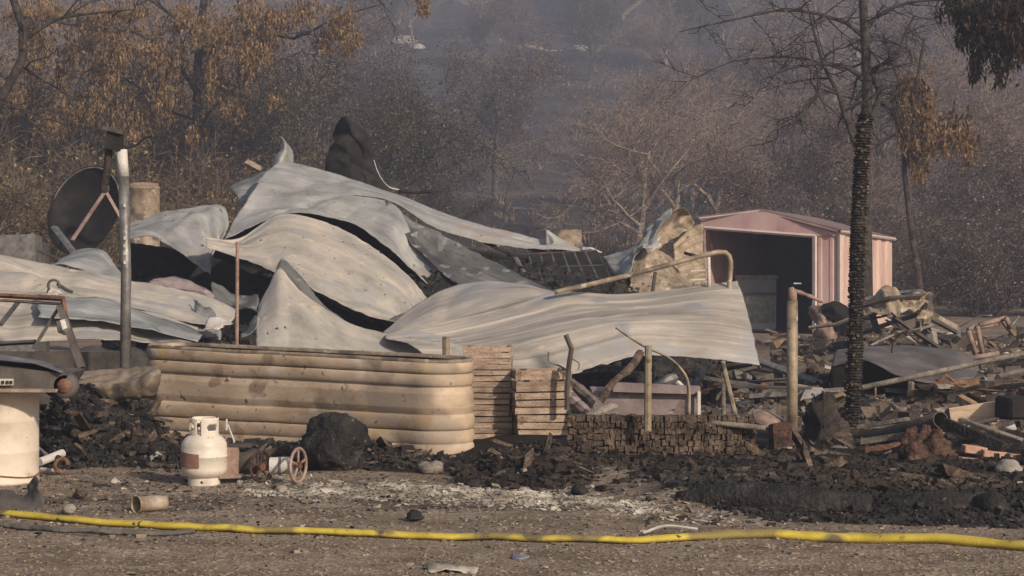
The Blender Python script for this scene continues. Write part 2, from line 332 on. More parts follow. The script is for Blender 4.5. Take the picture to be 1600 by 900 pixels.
# ------------------------------------------------------------------ trees
def branchy(seed, height, spread, trunk_r, levels, nb, lean=(0, 0), up=.5, wander=.25, gravity=0.0, first=.25):
    """grows a skeleton; returns list of limbs [(pts, radii, level)]"""
    rn = random.Random(seed); limbs = []
    def grow(p, d, L, r, lv):
        k = 6 if lv < 2 else 4; pts = [p.copy()]; rs = [r]; q = p.copy(); dd = d.normalized()
        for i in range(k):
            dd = (dd+Vector((rn.uniform(-1, 1), rn.uniform(-1, 1), rn.uniform(-1, 1)))*wander+Vector((0, 0, up*.12-gravity*lv*.12))).normalized()
            q = q+dd*(L/k); pts.append(q.copy()); rs.append(r*(1-.75*(i+1)/k) if lv else r*(1-.6*(i+1)/k))
        limbs.append((pts, rs, lv))
        if lv >= levels: return
        n = nb[lv]
        for j in range(n):
            f = first+(1-first)*(j+rn.random()*.8)/n if lv == 0 else .2+.8*(j+rn.random()*.7)/n
            f = min(f, .98); i = int(f*k); a = pts[i].lerp(pts[min(i+1, k)], f*k-i); ra = rs[i]*.62
            az = rn.random()*6.283; el = rn.uniform(-.1, .8) if lv == 0 else rn.uniform(-.5, .8)
            nd = Vector((math.cos(az)*math.cos(el), math.sin(az)*math.cos(el), math.sin(el)))
            base = dd if lv else Vector((0, 0, 1))
            nd = (nd*spread+base*(.5 if lv == 0 else .55)).normalized()
            grow(a, nd, L*rn.uniform(.5, .75)*(1.0 if lv else .9), ra, lv+1)
    grow(Vector((0, 0, -.15)), Vector((lean[0], lean[1], 1)), height*.62, trunk_r, 0)
    return limbs
def leaves_from(limbs, lv_min, per_m, size, rad, droop=0.0, seed=0, elong=1.0, strands=False):
    r = np.random.default_rng(seed); C = []
    for pts, rs, lv in limbs:
        if lv < lv_min: continue
        A = np.array([tuple(p) for p in pts]); L = np.linalg.norm(np.diff(A, axis=0), axis=1).sum()
        n = max(1, int(per_m*L)); t = r.random(n)*(len(A)-1); i = t.astype(int); f = (t-i)[:, None]
        c = A[i]*(1-f)+A[np.minimum(i+1, len(A)-1)]*f+r.normal(0, rad, (n, 3))
        C.append(c)
    if not C: return np.zeros((0, 3))
    C = np.vstack(C)
    if strands:
        out = []
        for k in range(7):
            cc = C.copy(); cc[:, 2] -= (k+.5)*droop/7*r.uniform(.5, 1.3, len(C)); cc[:, :2] += r.normal(0, rad*.35, (len(C), 2)); out.append(cc)
        C = np.vstack(out)
    n = len(C); a = r.normal(size=(n, 3)); 
    if elong > 1: a[:, 2] = -np.abs(a[:, 2])*elong
    a /= np.linalg.norm(a, axis=1)[:, None]; b = np.cross(a, r.normal(size=(n, 3))); b /= np.linalg.norm(b, axis=1)[:, None]
    s = size*r.uniform(.5, 1.4, (n, 1)); e = elong**.7
    V = np.stack([C-b*s*.45, C+a*s*e*.7+b*s*.1, C+b*s*.45], axis=1).reshape(-1, 3)
    return V
def twigs_from(limbs, lv_min, per_m, length, r0, seed=0, droop=0.0):
    r = np.random.default_rng(seed+99); out = []
    for pts, rs, lv in limbs:
        if lv < lv_min: continue
        A = np.array([tuple(p) for p in pts]); L = np.linalg.norm(np.diff(A, axis=0), axis=1).sum()
        n = max(1, int(per_m*L)); t = r.random(n)*(len(A)-1); i = t.astype(int); f = (t-i)[:, None]
        c = A[i]*(1-f)+A[np.minimum(i+1, len(A)-1)]*f; d = A[np.minimum(i+1, len(A)-1)]-A[i]
        d /= np.linalg.norm(d, axis=1)[:, None]+1e-6; d = d*.6+r.normal(0, .7, (n, 3)); d[:, 2] -= droop; d /= np.linalg.norm(d, axis=1)[:, None]
        l = length*r.uniform(.4, 1.3, (n, 1)); mid = c+d*l*.5+r.normal(0, .08, (n, 3))*l; tip = mid+(d+r.normal(0, .35, (n, 3)))*l*.5
        s = np.cross(d, r.normal(size=(n, 3))); s /= np.linalg.norm(s, axis=1)[:, None]; s2 = np.cross(d, s)
        for q in (s, s2):
            out.append(np.stack([c-q*r0, c+q*r0, mid+q*r0*.7], 1).reshape(-1, 3)); out.append(np.stack([c-q*r0, mid+q*r0*.7, mid-q*r0*.7], 1).reshape(-1, 3))
            out.append(np.stack([mid-q*r0*.7, mid+q*r0*.7, tip], 1).reshape(-1, 3))
    return np.vstack(out) if out else np.zeros((0, 3))
def make_tree(kind, name, label, cat, group, bark, leaf, limbs, tube_lv, leafargs, twigargs, loc, rz=0, sc=1.0, extra=None):
    root = empty(name, loc, label, cat, group); root.rotation_euler.z = rz; root.scale = (sc, sc, sc)
    mb = MB()
    for pts, rs, lv in limbs:
        if lv <= tube_lv: mb.tube(pts, [max(r, .006) for r in rs], (8, 5, 4, 3, 3)[min(lv, 4)], cap=False)
    def rel(o): o.parent = root; o.location = (0, 0, 0); return o
    rel(mb.build('trunk' if kind != 'shrub' else 'stem', bark, origin=(0, 0, 0), sm=True))
    V = [a for a in (leaves_from(limbs, **leafargs) if leafargs else None,) if a is not None and len(a)]
    T = twigs_from(limbs, **twigargs) if twigargs else None
    if T is not None and len(T): rel(fastmesh('twigs', T, 3, bark))['kind'] = 'stuff'
    if extra is not None: V = V+[extra]
    if V: rel(fastmesh('crown' if kind != 'shrub' else 'foliage', np.vstack(V), 3, leaf))
    return root
def dup(root, loc, rz, sc, label=None, sz=None):
    r = root.copy(); COL.objects.link(r); r.location = loc; r.rotation_euler = (0, 0, rz)
    r.scale = (sc, sc, sc*(sz or 1))
    if label: r['label'] = label
    for ch in root.children:
        c = ch.copy(); COL.objects.link(c); c.parent = r
    return r
rt = random.Random(5)
# templates (the first use of each stands in the picture)
hill_protos = []
for s in range(4):
    lb = branchy(20+s, 8.5, .95, .17, 3, (7, 5, 4), lean=(rt.uniform(-.25, .25), 0), up=.4, wander=.32, first=.3)
    hill_protos.append(('pale', lb))
used = {}
def hill_tree(px, D, h, v, kind, rz=None):
    """kinds: pale bare oak, brown-leaved oak, grey-green oak"""
    key = (v, kind); loc = G(px, D); sc = h/8.5; rz = rt.random()*6.28 if rz is None else rz
    L = {'pale': ('bare pale oak of pinkish twigs on the burnt slope', 'bare pale oaks on the burnt slope'),
         'brown': ('scorched oak with dead-brown crown on the burnt slope', 'brown-leaved scorched oaks on the slope'),
         'grey': ('ashy grey-green leafy oak on the slope', 'grey-green oaks on the slope')}[kind]
    zone = 'upper left' if px < 420 else 'upper middle, above the wreck' if px < 900 else 'middle, left of the shed' if px < 1100 else 'middle right, above the shed' if px < 1350 else 'far right'
    band = 'low on' if D < 90 else 'midway up' if D < 160 else 'high on'
    L = (L[0].replace('on the burnt slope', '').replace('on the slope', '').strip()+', '+band+' the slope, '+zone, L[1]+', '+band+', '+zone)
    L = (' '.join(L[0].split()[:16]), L[1])
    if key not in used:
        lb = hill_protos[v][1]
        if kind == 'pale': a = dict(lv_min=2, per_m=18, size=.075, rad=.2, seed=v); tw = dict(lv_min=2, per_m=12, length=.8, r0=.008, seed=v); bk, lf = M['bark_pale'], M['leaf_pink']
        elif kind == 'brown': a = dict(lv_min=2, per_m=60, size=.095, rad=.26, seed=v); tw = dict(lv_min=2, per_m=4, length=.8, r0=.012, seed=v); bk, lf = M['bark_mid'], M['leaf_brown']
        else: a = dict(lv_min=2, per_m=62, size=.095, rad=.28, seed=v); tw = dict(lv_min=2, per_m=4, length=.8, r0=.012, seed=v); bk, lf = M['bark_dark'], M['leaf_grey']
        used[key] = make_tree('tree', 'oak_tree', L[0], 'tree', L[1], bk, lf, lb, 3, a, tw, loc, rz, sc); return used[key]
    r_ = dup(used[key], loc, rz, sc, L[0]); r_['group'] = L[1]; return r_
# hand placed
t = hill_tree(988, 62, 7.0, 0, 'pale', 1.0); t['label'] = 'pale-trunked bare oak left of the pink shed, behind the curled tan sheet'; del t['group']
t = hill_tree(918, 235, 17, 1, 'pale', 2.0); t['label'] = 'left one of two pale oak trunks high on the slope at top centre'; del t['group']
t = hill_tree(966, 235, 18, 2, 'pale', .5); t['label'] = 'right one of two pale oak trunks high on the slope at top centre'; del t['group']
for (px, D, h, v, kd) in [(772, 108, 9.5, 0, 'brown'), (820, 185, 9, 1, 'brown'), (730, 190, 9, 2, 'brown'), (650, 210, 9, 3, 'pale'),
        (1060, 78, 7.5, 1, 'pale'), (1120, 95, 8, 3, 'pale'), (930, 84, 6.5, 2, 'pale'), (1010, 118, 9, 2, 'brown'), (1075, 150, 10, 0, 'pale'), (1160, 130, 10, 1, 'brown'),
        (1210, 66, 6.5, 2, 'pale'), (1270, 80, 8, 0, 'pale'), (1230, 110, 9.5, 3, 'brown'), (1340, 100, 10, 2, 'pale'), (1400, 75, 8.5, 3, 'pale'), (1450, 96, 10, 1, 'brown'),
        (1490, 64, 6, 0, 'pale'), (1545, 82, 9, 2, 'pale'), (1600, 70, 7.5, 1, 'pale'), (1640, 96, 9, 0, 'brown'), (1300, 150, 13, 1, 'pale'), (1400, 170, 13, 0, 'brown'), (1530, 150, 12, 3, 'pale'),
        (1120, 190, 13, 2, 'pale'), (1230, 210, 14, 3, 'brown'), (1040, 215, 13, 1, 'brown'), (740, 215, 11, 3, 'pale'), (690, 260, 14, 0, 'brown'), (600, 200, 12, 1, 'grey'),
        (1330, 62, 5.5, 1, 'brown'), (1440, 58, 4.8, 2, 'pale'), (1560, 58, 5.5, 3, 'brown'), (1180, 60, 5.0, 0, 'brown'),
        (560, 62, 6.8, 0, 'grey'), (480, 58, 6.6, 1, 'grey'), (640, 70, 6.6, 3, 'grey'), (430, 70, 8.5, 2, 'grey'), (590, 92, 9.5, 2, 'grey'), (520, 118, 11, 3, 'brown'),
        (380, 85, 10, 0, 'brown'), (300, 75, 9.5, 1, 'pale'), (210, 82, 10, 2, 'brown'), (120, 75, 9.5, 3, 'pale'), (30, 80, 10, 0, 'brown'), (-40, 72, 9, 1, 'pale'), (250, 115, 13, 0, 'pale'), (80, 120, 13, 2, 'pale'), (400, 130, 13, 1, 'pale'),
        (700, 66, 4.2, 1, 'grey'), (1680, 80, 9, 2, 'pale'), (-100, 90, 10, 3, 'brown')]:
    hill_tree(px, D, h, v, kd)
rh = random.Random(77)
for k in range(46):
    D = rh.uniform(150, 310); px = rh.uniform(-100, 1700)
    if 590 < px < 900 and D < 215: continue
    hill_tree(px, D, rh.uniform(8, 14), rh.randrange(4), rh.choice(['pale', 'brown', 'pale', 'grey']))
for k, (px, D, L_, rz, m, nm, lab) in enumerate([(628, 212, 3.2, 10, 'stone', 'rock', 'pale rock outcrop on the open slope at the upper middle'), (652, 205, 1.5, 0, 'stone', 'rock', 'small pale rock right of the outcrop on the open slope'), (733, 245, 4, 5, 'stone', 'rock', 'pale rock line below the topmost trees'),
        (843, 205, 5, 25, 'bark_pale', 'fallen_log', 'pale fallen trunk lying uphill of the brown oak at top centre'), (880, 222, 6, -60, 'bark_pale', 'fallen_log', 'curved pale dead limb below the twin oaks'), (822, 190, 2, 15, 'stone', 'rock', 'pale rock beside the fallen trunk'), (905, 205, 1.6, 0, 'stone', 'rock', 'tiny pale rock in the dark patch below the twin oaks'),
        (1140, 58, .9, 0, 'stone', 'rock', 'pale rock showing above the shed roof on the left'), (1290, 57, .8, 0, 'stone', 'rock', 'pale rock showing above the shed roof by the charred trunk'), (1555, 78, 1.4, 0, 'stone', 'rock', 'bright rock on the slope at the right edge'), (1550, 100, 1.3, 0, 'stone', 'rock', 'higher bright rock on the slope at the right edge')]):
    g_ = G(px, D); mb = MB()
    if nm == 'rock': mb.blob(g_+Vector((0, 0, .2)), (L_*.5, L_*.4, L_*.22), k+3, .3, 2, 16, 10)
    else: mb.tube([g_+rotm(rz=rz) @ Vector((x_*L_/2, 0, .3+.25*math.sin(x_*3+k))) for x_ in (-1, -.5, 0, .5, 1)], [.25, .24, .2, .16, .1], 7)
    tag(mb.build(nm, M[m], sm=True), lab, nm.replace('_', ' '))
# low dead scrub covering the slope
rs_ = np.random.default_rng(8); V_ = []
for _ in range(9000):
    D = 58*(330/58)**rs_.random(); x_ = X(rs_.uniform(-150, 1750), D)
    if n3(x_*.04, D*.03, 4) < -.05 or (590 < x_/D*F+CX < 900 and rs_.random() < .75): continue
    h_ = rs_.uniform(.15, .55)*(1+D/200); z_ = float(np.interp(D, HD, HZ))+(.9*n3(x_*.05, D*.05, 1)+.35*n3(x_*.2, D*.2, 2))*min(1, (D-55)/25)
    for q in range(7):
        a_ = rs_.random()*6.283; d_ = np.array([math.cos(a_), math.sin(a_), 0]); t_ = np.array([x_, D, z_])+d_*h_*rs_.uniform(.2, .9)+np.array([0, 0, h_*rs_.uniform(.4, 1)]); w_ = np.array([-d_[1], d_[0], 0])*h_*.09
        b_ = np.array([x_, D, z_-.05]); V_ += [b_-w_, b_+w_, t_]
tag(fastmesh('dead_scrub', V_, 3, M['leaf_brown']), 'low dead scrub and ashy stubble covering the burnt slope', 'scrub', kind='stuff')
# brushy shrubs
shr = {}
def shrub(px, D, h, v, kind, label=None):
    key = (v, kind); loc = G(px, D, -.1)
    lab = {'olive': 'dense olive-brown scorched shrub in the thicket at the left edge', 'brown': 'low brown burnt bush at the foot of the slope', 'grey': 'grey-green bush behind the collapsed roof'}[kind]
    grp = {'olive': 'olive-brown thicket shrubs on the left', 'brown': 'brown burnt bushes at the foot of the slope', 'grey': 'grey-green bushes behind the collapsed roof'}[kind]
    if key not in shr:
        lb = []
        for q in range(6):
            g = branchy(200+v*10+q, 3.4, 1.0, .05, 2, (6, 5), lean=(rt.uniform(-.8, .8), rt.uniform(-.8, .8)), up=.5, wander=.35, first=.12)
            off = Vector((rt.uniform(-.5, .5), rt.uniform(-.4, .4), 0)); lb += [([p+off for p in pts], rs, lv) for pts, rs, lv in g]
        lf = M[{'olive': 'leaf_olive', 'brown': 'leaf_brown', 'grey': 'leaf_grey'}[kind]]
        r_ = make_tree('shrub', 'shrub', lab, 'shrub', grp, M['twig_brown' if kind == 'olive' else 'bark_mid'], lf, lb, 2, dict(lv_min=1, per_m=22, size=.075, rad=.17, seed=v), dict(lv_min=1, per_m=11, length=.6, r0=.009, seed=v), loc, rt.random()*6.28, h/3.2)
        shr[key] = r_
    else: r_ = dup(shr[key], loc, rt.random()*6.28, h/3.2)
    return r_
for (px, D, h, v, kd) in [(-30, 42, 3.4, 0, 'olive'), (60, 44, 3.6, 1, 'olive'), (140, 43, 3.3, 2, 'olive'), (225, 45, 3.3, 0, 'olive'), (300, 44, 3.0, 1, 'olive'), (365, 46, 3.1, 2, 'olive'),
        (20, 50, 4.6, 2, 'olive'), (110, 52, 4.8, 0, 'olive'), (200, 51, 4.4, 1, 'olive'), (290, 52, 4.4, 2, 'olive'), (380, 53, 4.2, 0, 'olive'), (-60, 50, 4.8, 1, 'olive'),
        (-20, 59, 7.2, 0, 'olive'), (70, 61, 7.6, 1, 'olive'), (160, 60, 7.0, 2, 'olive'), (250, 61, 7.4, 0, 'olive'), (335, 60, 6.6, 1, 'olive'), (410, 62, 6.6, 2, 'olive'),
        (445, 47, 3.0, 1, 'grey'), (520, 50, 3.2, 2, 'grey'), (600, 52, 2.8, 1, 'grey'), (460, 54, 4.2, 2, 'grey'), (560, 56, 3.6, 1, 'grey'), (660, 56, 2.4, 2, 'grey'),
        (1120, 52, 2.6, 0, 'brown'), (1240, 50, 2.9, 1, 'brown'), (1400, 47, 2.4, 0, 'brown'), (1460, 50, 2.8, 1, 'brown'), (1530, 46, 2.2, 0, 'brown'), (1590, 49, 2.9, 1, 'brown'), (1650, 46, 2.5, 0, 'brown'),
        (1330, 54, 3.2, 0, 'brown'), (1010, 55, 1.8, 1, 'brown'), (940, 60, 1.8, 0, 'brown'), (1500, 56, 3.4, 1, 'brown'), (1570, 60, 3.6, 0, 'brown'), (1415, 60, 3.4, 1, 'brown'), (1060, 58, 2.6, 0, 'brown')]:
    shrub(px, D, h, v, kd)
def clumps(cs, D, base, size, seed, perpx=.16, dd=.7, elong=3.2):
    r = np.random.default_rng(seed); out = []; b = np.array(tuple(base))
    for (cx, cy, rx, ry) in cs:
        ns = max(3, int(rx*ry*.03)); 
        for _ in range(ns):
            sx = cx+rx*r.normal()*.5; sy = cy-ry*abs(r.normal())*.45+ry*.1; n = int(rx*ry*perpx*3.14/ns)+4; Dd = D+r.normal()*dd; ln = ry*r.uniform(.4, 1.1)
            px = sx+r.normal(0, rx*.12+2, n); py = sy+ln*r.random(n)**.8; dep = Dd+r.normal(0, .15, n)
            out.append(np.stack([(px-CX)/F*dep, dep, CZ-(py-CY)/F*dep], 1))
    C = np.vstack(out)-b; n = len(C); a = r.normal(size=(n, 3)); a[:, 2] = -np.abs(a[:, 2])*elong-1; a /= np.linalg.norm(a, axis=1)[:, None]
    q = np.cross(a, r.normal(size=(n, 3))); q /= np.linalg.norm(q, axis=1)[:, None]; s_ = size*r.uniform(.4, 1.5, (n, 1))
    return np.stack([C-q*s_*.28, C+a*s_*1.5, C+q*s_*.28], 1).reshape(-1, 3)
# big drooping scorched tree hanging in from the upper left
def limb_px(lst, r0, r1, lv=0): 
    pts = [Vector(tuple(p)) for p in resample([P(*q) for q in lst], 9)]
    return (pts, [r0+(r1-r0)*i/8 for i in range(9)], lv)
def side_twigs(limbs, n, L, seed, gravity=.4, lvl=1, r=.012):
    rn = random.Random(seed); out = []
    for pts, rs, lv in limbs:
        for j in range(n):
            i = rn.randrange(1, len(pts)); p = pts[i]; d = Vector((rn.uniform(-1, 1), rn.uniform(-1, 1)*.8, rn.uniform(-.6, .7))).normalized()
            q = [p.copy()]; l = L*rn.uniform(.5, 1.3)
            for k in range(4):
                d = (d+Vector((rn.uniform(-.3, .3), rn.uniform(-.3, .3), -gravity*.25+rn.uniform(-.25, .25)))).normalized(); q.append(q[-1]+d*l/4)
            out.append((q, [min(rs[i]*.6, r*2.2)*(1-.2*k) for k in range(5)], lvl))
    return out
def px_tree(name, label, limbs, base, bark, leaf, leafargs, twigargs, tube_lv=3, cl=None, clD=40, cls=.05, clp=.16, cldd=.7):
    b = Vector(base); L2 = [([p-b for p in pts], rs, lv) for pts, rs, lv in limbs]
    return make_tree('tree', name, label, 'tree', None, bark, leaf, L2, tube_lv, leafargs, twigargs, b, extra=clumps(cl, clD, b, cls, 5, clp, cldd) if cl else None)
D0 = 54
A = [limb_px([(330, 420, D0), (318, 300, D0), (308, 180, D0), (312, 60, D0), (330, -80, D0)], .15, .09),
     limb_px([(310, 150, D0), (270, 90, D0-1), (215, 50, D0-1), (120, 40, D0-2), (30, 25, D0-2)], .06, .02),
     limb_px([(312, 90, D0), (380, 50, D0+1), (460, 60, D0+1), (520, 30, D0), (600, 5, D0)], .06, .02),
     limb_px([(308, 210, D0), (340, 160, D0-1), (410, 110, D0-1), (470, 80, D0-1)], .05, .015),
     limb_px([(310, 60, D0), (250, 10, D0), (180, -30, D0)], .06, .02), limb_px([(325, -10, D0), (400, -30, D0), (500, -40, D0), (680, -30, D0)], .07, .02),
     limb_px([(312, 190, D0), (260, 170, D0+1), (190, 120, D0+1), (100, 110, D0+1)], .045, .012)]
A1 = side_twigs(A[1:], 17, 1.2, 3)
hang = [l for l in A1 if True]
px_tree('scorched_tree', 'tall scorched tree with orange drooping foliage hanging over the upper left', A+A1, G(330, D0), M['bark_dark'], M['leaf_orange'],
        dict(lv_min=1, per_m=1.6, size=.06, rad=.15, droop=.8, seed=4, elong=3.2, strands=True), dict(lv_min=1, per_m=9, length=.6, r0=.009, seed=4, droop=.5), 2,
        [(60, 55, 26, 45), (50, 100, 18, 30), (30, 20, 25, 25), (150, 35, 36, 50), (165, 110, 30, 60), (130, 165, 36, 45), (235, 70, 26, 75), (255, 145, 18, 50), (215, 180, 40, 45), (205, 205, 20, 35), (350, 45, 34, 50), (385, 90, 34, 50), (415, 55, 22, 50), (330, 105, 16, 50), (345, 130, 24, 30),
         (445, 25, 16, 30), (530, 25, 20, 55), (548, 55, 15, 40), (430, 155, 11, 18), (285, 25, 26, 30), (195, 15, 36, 24), (655, 8, 13, 24), (100, 110, 20, 30), (90, 190, 30, 30), (300, 210, 22, 25), (480, 10, 20, 25), (70, 10, 40, 30), (120, 70, 24, 40), (400, 20, 40, 25), (190, 60, 22, 50), (275, 90, 16, 45), (310, 50, 14, 40), (25, 150, 22, 35), (360, 165, 20, 25), (500, 60, 16, 25)], 53.5, .085, .20, .9)
D1 = 30
B = [limb_px([(-60, 330, D1), (-20, 190, D1), (10, 140, D1), (32, 100, D1), (40, 60, D1), (20, 0, D1), (10, -60, D1)], .09, .05),
     limb_px([(32, 100, D1), (60, 120, D1), (110, 150, D1)], .03, .008), limb_px([(40, 60, D1), (90, 30, D1), (150, 20, D1), (210, 15, D1)], .035, .01), limb_px([(0, 160, D1), (60, 180, D1), (120, 200, D1)], .02, .006)]
px_tree('bare_tree', 'crooked black bare tree leaning in at the far left edge', B+side_twigs(B, 7, .7, 8, .2), G(-60, D1), M['bark_dark'], M['leaf_brown'], dict(lv_min=1, per_m=4, size=.05, rad=.08, seed=6), dict(lv_min=1, per_m=8, length=.35, r0=.006, seed=6), 2)
D2 = 33
C = [limb_px([(1352, 520, D2), (1352, 380, D2), (1350, 240, D2), (1356, 130, D2), (1350, 40, D2), (1346, -70, D2)], .13, .06),
     limb_px([(1356, 185, D2), (1375, 150, D2), (1360, 110, D2), (1352, 60, D2)], .06, .04),
     limb_px([(1358, 130, D2), (1372, 105, D2), (1400, 90, D2), (1412, 60, D2), (1428, 25, D2)], .05, .015),
     limb_px([(1358, 135, D2), (1330, 108, D2), (1290, 100, D2), (1240, 105, D2), (1190, 125, D2)], .045, .01),
     limb_px([(1338, 230, D2), (1320, 180, D2), (1308, 140, D2), (1290, 110, D2), (1275, 60, D2), (1262, 10, D2)], .05, .015),
     limb_px([(1308, 138, D2), (1275, 150, D2), (1250, 180, D2), (1215, 215, D2)], .035, .008),
     limb_px([(1356, 180, D2), (1390, 155, D2), (1420, 120, D2)], .03, .012), limb_px([(1352, 60, D2), (1310, 30, D2), (1230, 15, D2), (1150, 30, D2), (1060, 50, D2)], .035, .008),
     limb_px([(1350, 40, D2), (1400, 10, D2), (1470, 0, D2), (1540, 20, D2)], .035, .01), limb_px([(1320, 110, D2), (1250, 90, D2), (1150, 95, D2), (1090, 120, D2)], .025, .006)]
px_tree('bare_tree', 'bare dark-limbed tree spreading over the pink shed behind the charred pole', C+side_twigs(C[1:], 12, .8, 12, .1), G(1352, D2), M['bark_dark'], M['leaf_brown'],
        dict(lv_min=1, per_m=3, size=.045, rad=.08, seed=7), dict(lv_min=1, per_m=12, length=.45, r0=.006, seed=7), 2)
D3 = 40
E = [limb_px([(1445, 500, D3), (1420, 330, D3), (1412, 220, D3), (1430, 140, D3), (1445, 60, D3)], .075, .03), limb_px([(1412, 215, D3), (1395, 170, D3), (1400, 140, D3)], .05, .02),
     limb_px([(1418, 250, D3), (1450, 200, D3), (1490, 180, D3)], .04, .01)]
px_tree('scorched_tree', 'small tree with an orange clump of hanging dead leaves right of the charred pole', E+side_twigs(E[1:2], 10, .55, 20, .6)+side_twigs(E[2:], 4, .5, 21, .6), G(1445, D3), M['bark_dark'], M['leaf_orange'],
        dict(lv_min=1, per_m=2, size=.05, rad=.15, droop=1.0, seed=9, elong=3, strands=True), dict(lv_min=1, per_m=9, length=.5, r0=.008, seed=9, droop=.6), 2,
        [(1420, 130, 22, 35), (1435, 165, 26, 55), (1430, 215, 22, 55), (1455, 200, 18, 45), (1485, 195, 20, 50), (1510, 215, 16, 40), (1405, 170, 14, 40), (1440, 260, 14, 30)], 40, .08, .13, .5)
D4 = 26
H = [limb_px([(1720, 560, D4), (1690, 300, D4), (1670, 100, D4), (1640, -40, D4)], .16, .08), limb_px([(1675, 130, D4), (1620, 60, D4), (1560, 20, D4), (1500, 15, D4)], .05, .02), limb_px([(1660, 40, D4), (1600, -10, D4), (1530, -30, D4), (1480, -30, D4)], .06, .02)]
px_tree('scorched_tree', 'blackened tree drooping dark foliage into the top right corner', H+side_twigs(H[1:], 12, .45, 25, .7), G(1720, D4), M['bark_dark'], M['leaf_dark'],
        dict(lv_min=1, per_m=2, size=.04, rad=.1, droop=.6, seed=11, elong=3, strands=True), dict(lv_min=1, per_m=8, length=.4, r0=.006, seed=11, droop=.6), 2,
        [(1508, 25, 14, 60), (1535, 45, 20, 70), (1575, 30, 22, 80), (1600, 50, 20, 60), (1525, 95, 9, 35), (1565, 100, 11, 35), (1490, 10, 14, 30), (1550, 5, 40, 30)], 26, .06, .16, .5)

# ------------------------------------------------------------------ sheet metal of the collapsed building
def sheet(name, label, cat_, rows, m, nu=56, nv=22, rib=0.0, ribn=8, crumple=.02, cf=1.5, rag=.012, seed=0, bow=0.0, thick=.006, parent=None, sm=True, holes=0, ribdir='v', folds=5, fs_=.22):
    R = np.array([resample([P(*q) for q in r], nu) for r in rows])
    C = np.array([resample(R[:, i], nv) for i in range(nu)]).transpose(1, 0, 2)      # nv, nu, 3
    du = np.gradient(C, axis=1); dv = np.gradient(C, axis=0); nrm = np.cross(du, dv); nrm /= np.linalg.norm(nrm, axis=2)[..., None]+1e-9
    if nrm[..., 1].mean() > 0: nrm = -nrm
    u = np.linspace(0, 1, nu)[None, :]; v = np.linspace(0, 1, nv)[:, None]
    ph = v if ribdir == 'v' else u
    d = np.zeros((nv, nu))
    if rib: d = d+rib*np.maximum(0, np.cos(2*math.pi*(ph*ribn+.08*np.sin(u*5+seed))))**12*(np.sin(math.pi*np.clip(u*1.0+.02, 0, 1))**.4)
    d = d+bow*np.sin(math.pi*v)*np.sin(math.pi*u)
    LU = np.linalg.norm(np.diff(C[nv//2], axis=0), axis=1).sum(); LV = np.linalg.norm(np.diff(C[:, nu//2], axis=0), axis=1).sum()
    rf = random.Random(seed*13+1); win_ = (.3+.7*np.clip(np.minimum(np.minimum(u*LU, (1-u)*LU), np.minimum(v*LV, (1-v)*LV))/.14, 0, 1)) if parent is None and LV > .5 else 1.0
    for _ in range(folds):
        th = math.radians(rf.choice((90, 65, 115, 35, 145, 20))+rf.uniform(-14, 14)); u0 = rf.uniform(0, LU); v0 = rf.uniform(0, LV)
        sd_ = (u*LU-u0)*math.cos(th)+(v*LV-v0)*math.sin(th); wl = rf.uniform(.10, .32)*min(1, LV/1.0+.2)
        d = d+win_*rf.choice((-1, 1))*rf.uniform(.6, 1.3)*fs_*(np.minimum(np.sqrt(sd_**2+.0003), wl)-wl)
    for j in range(nv):
        for i in range(nu):
            c = C[j, i]; d[j, i] += crumple*(n3(c[0]*cf+seed*7, c[1]*cf, c[2]*cf*1.6)-1.1*abs(n3(c[0]*cf*1.5+seed*2+.6*c[2], c[1]*cf, c[2]*cf*2.2+seed))-.5*abs(n3(c[0]*cf*3.3+c[2], c[1], c[2]*cf*5+seed)))
    C2 = C+nrm*d[..., None]
    if rag:
        for j in range(nv):
            for i in range(nu):
                if j in (0, nv-1) or i in (0, nu-1):
                    q = C[j, i]*9; s_ = rag*(n3(q[0]+seed, q[1], q[2])*2+random.uniform(-.4, .4))
                    C2[j, i] += (dv[j, i]/(np.linalg.norm(dv[j, i])+1e-9) if j in (0, nv-1) else du[j, i]/(np.linalg.norm(du[j, i])+1e-9))*s_
    fs = grid_faces(nu, nv)
    if holes:
        rn = random.Random(seed+5)
        for _ in range(holes):
            c = rn.randrange(len(fs)); 
            if c < len(fs): fs.pop(c)
    lu = np.r_[0, np.cumsum(np.linalg.norm(np.diff(C[nv//2], axis=0), axis=1))]; lv = np.r_[0, np.cumsum(np.linalg.norm(np.diff(C[:, nu//2], axis=0), axis=1))]
    uv = np.stack(np.broadcast_arrays(lu[None, :], lv[:, None]), 2).reshape(-1, 2)+seed*3.3
    mb = MB(); mb.V = C2.reshape(-1, 3).tolist(); mb.F = fs
    o = mb.build(name, m, parent, sm=sm, uv=uv)
    so = o.modifiers.new('thickness', 'SOLIDIFY'); so.thickness = thick; so.offset = 0
    if parent is None: tag(o, label, cat_)
    return o
RS = 'roof sheet'
# S1 upper band
sheet('roof_sheet', 'long pale grey roof sheet running down right from the peak of the wreck', RS,
      [[(437, 250, 26.3), (470, 257, 26.3), (520, 270, 26.2), (600, 297, 26), (700, 331, 25.8), (800, 359, 25.6), (848, 372, 25.5), (853, 358, 25.4), (875, 372, 25.4), (908, 389, 25.3)],
       [(418, 268, 25.7), (450, 275, 25.7), (510, 290, 25.6), (600, 307, 25.4), (690, 345, 25.2), (790, 372, 25.1), (845, 380, 25.1), (865, 378, 25.1), (885, 383, 25.1), (908, 391, 25.1)],
       [(400, 285, 25.2), (440, 290, 25.2), (500, 303, 25.1), (602, 314, 25), (680, 356, 24.9), (770, 382, 24.9), (840, 389, 24.9), (870, 390, 24.9), (890, 392, 24.9), (908, 393, 24.9)]],
      M['sheet_grey'], 190, 44, .010, 3, .008, 1.2, seed=1, folds=6, fs_=.30)
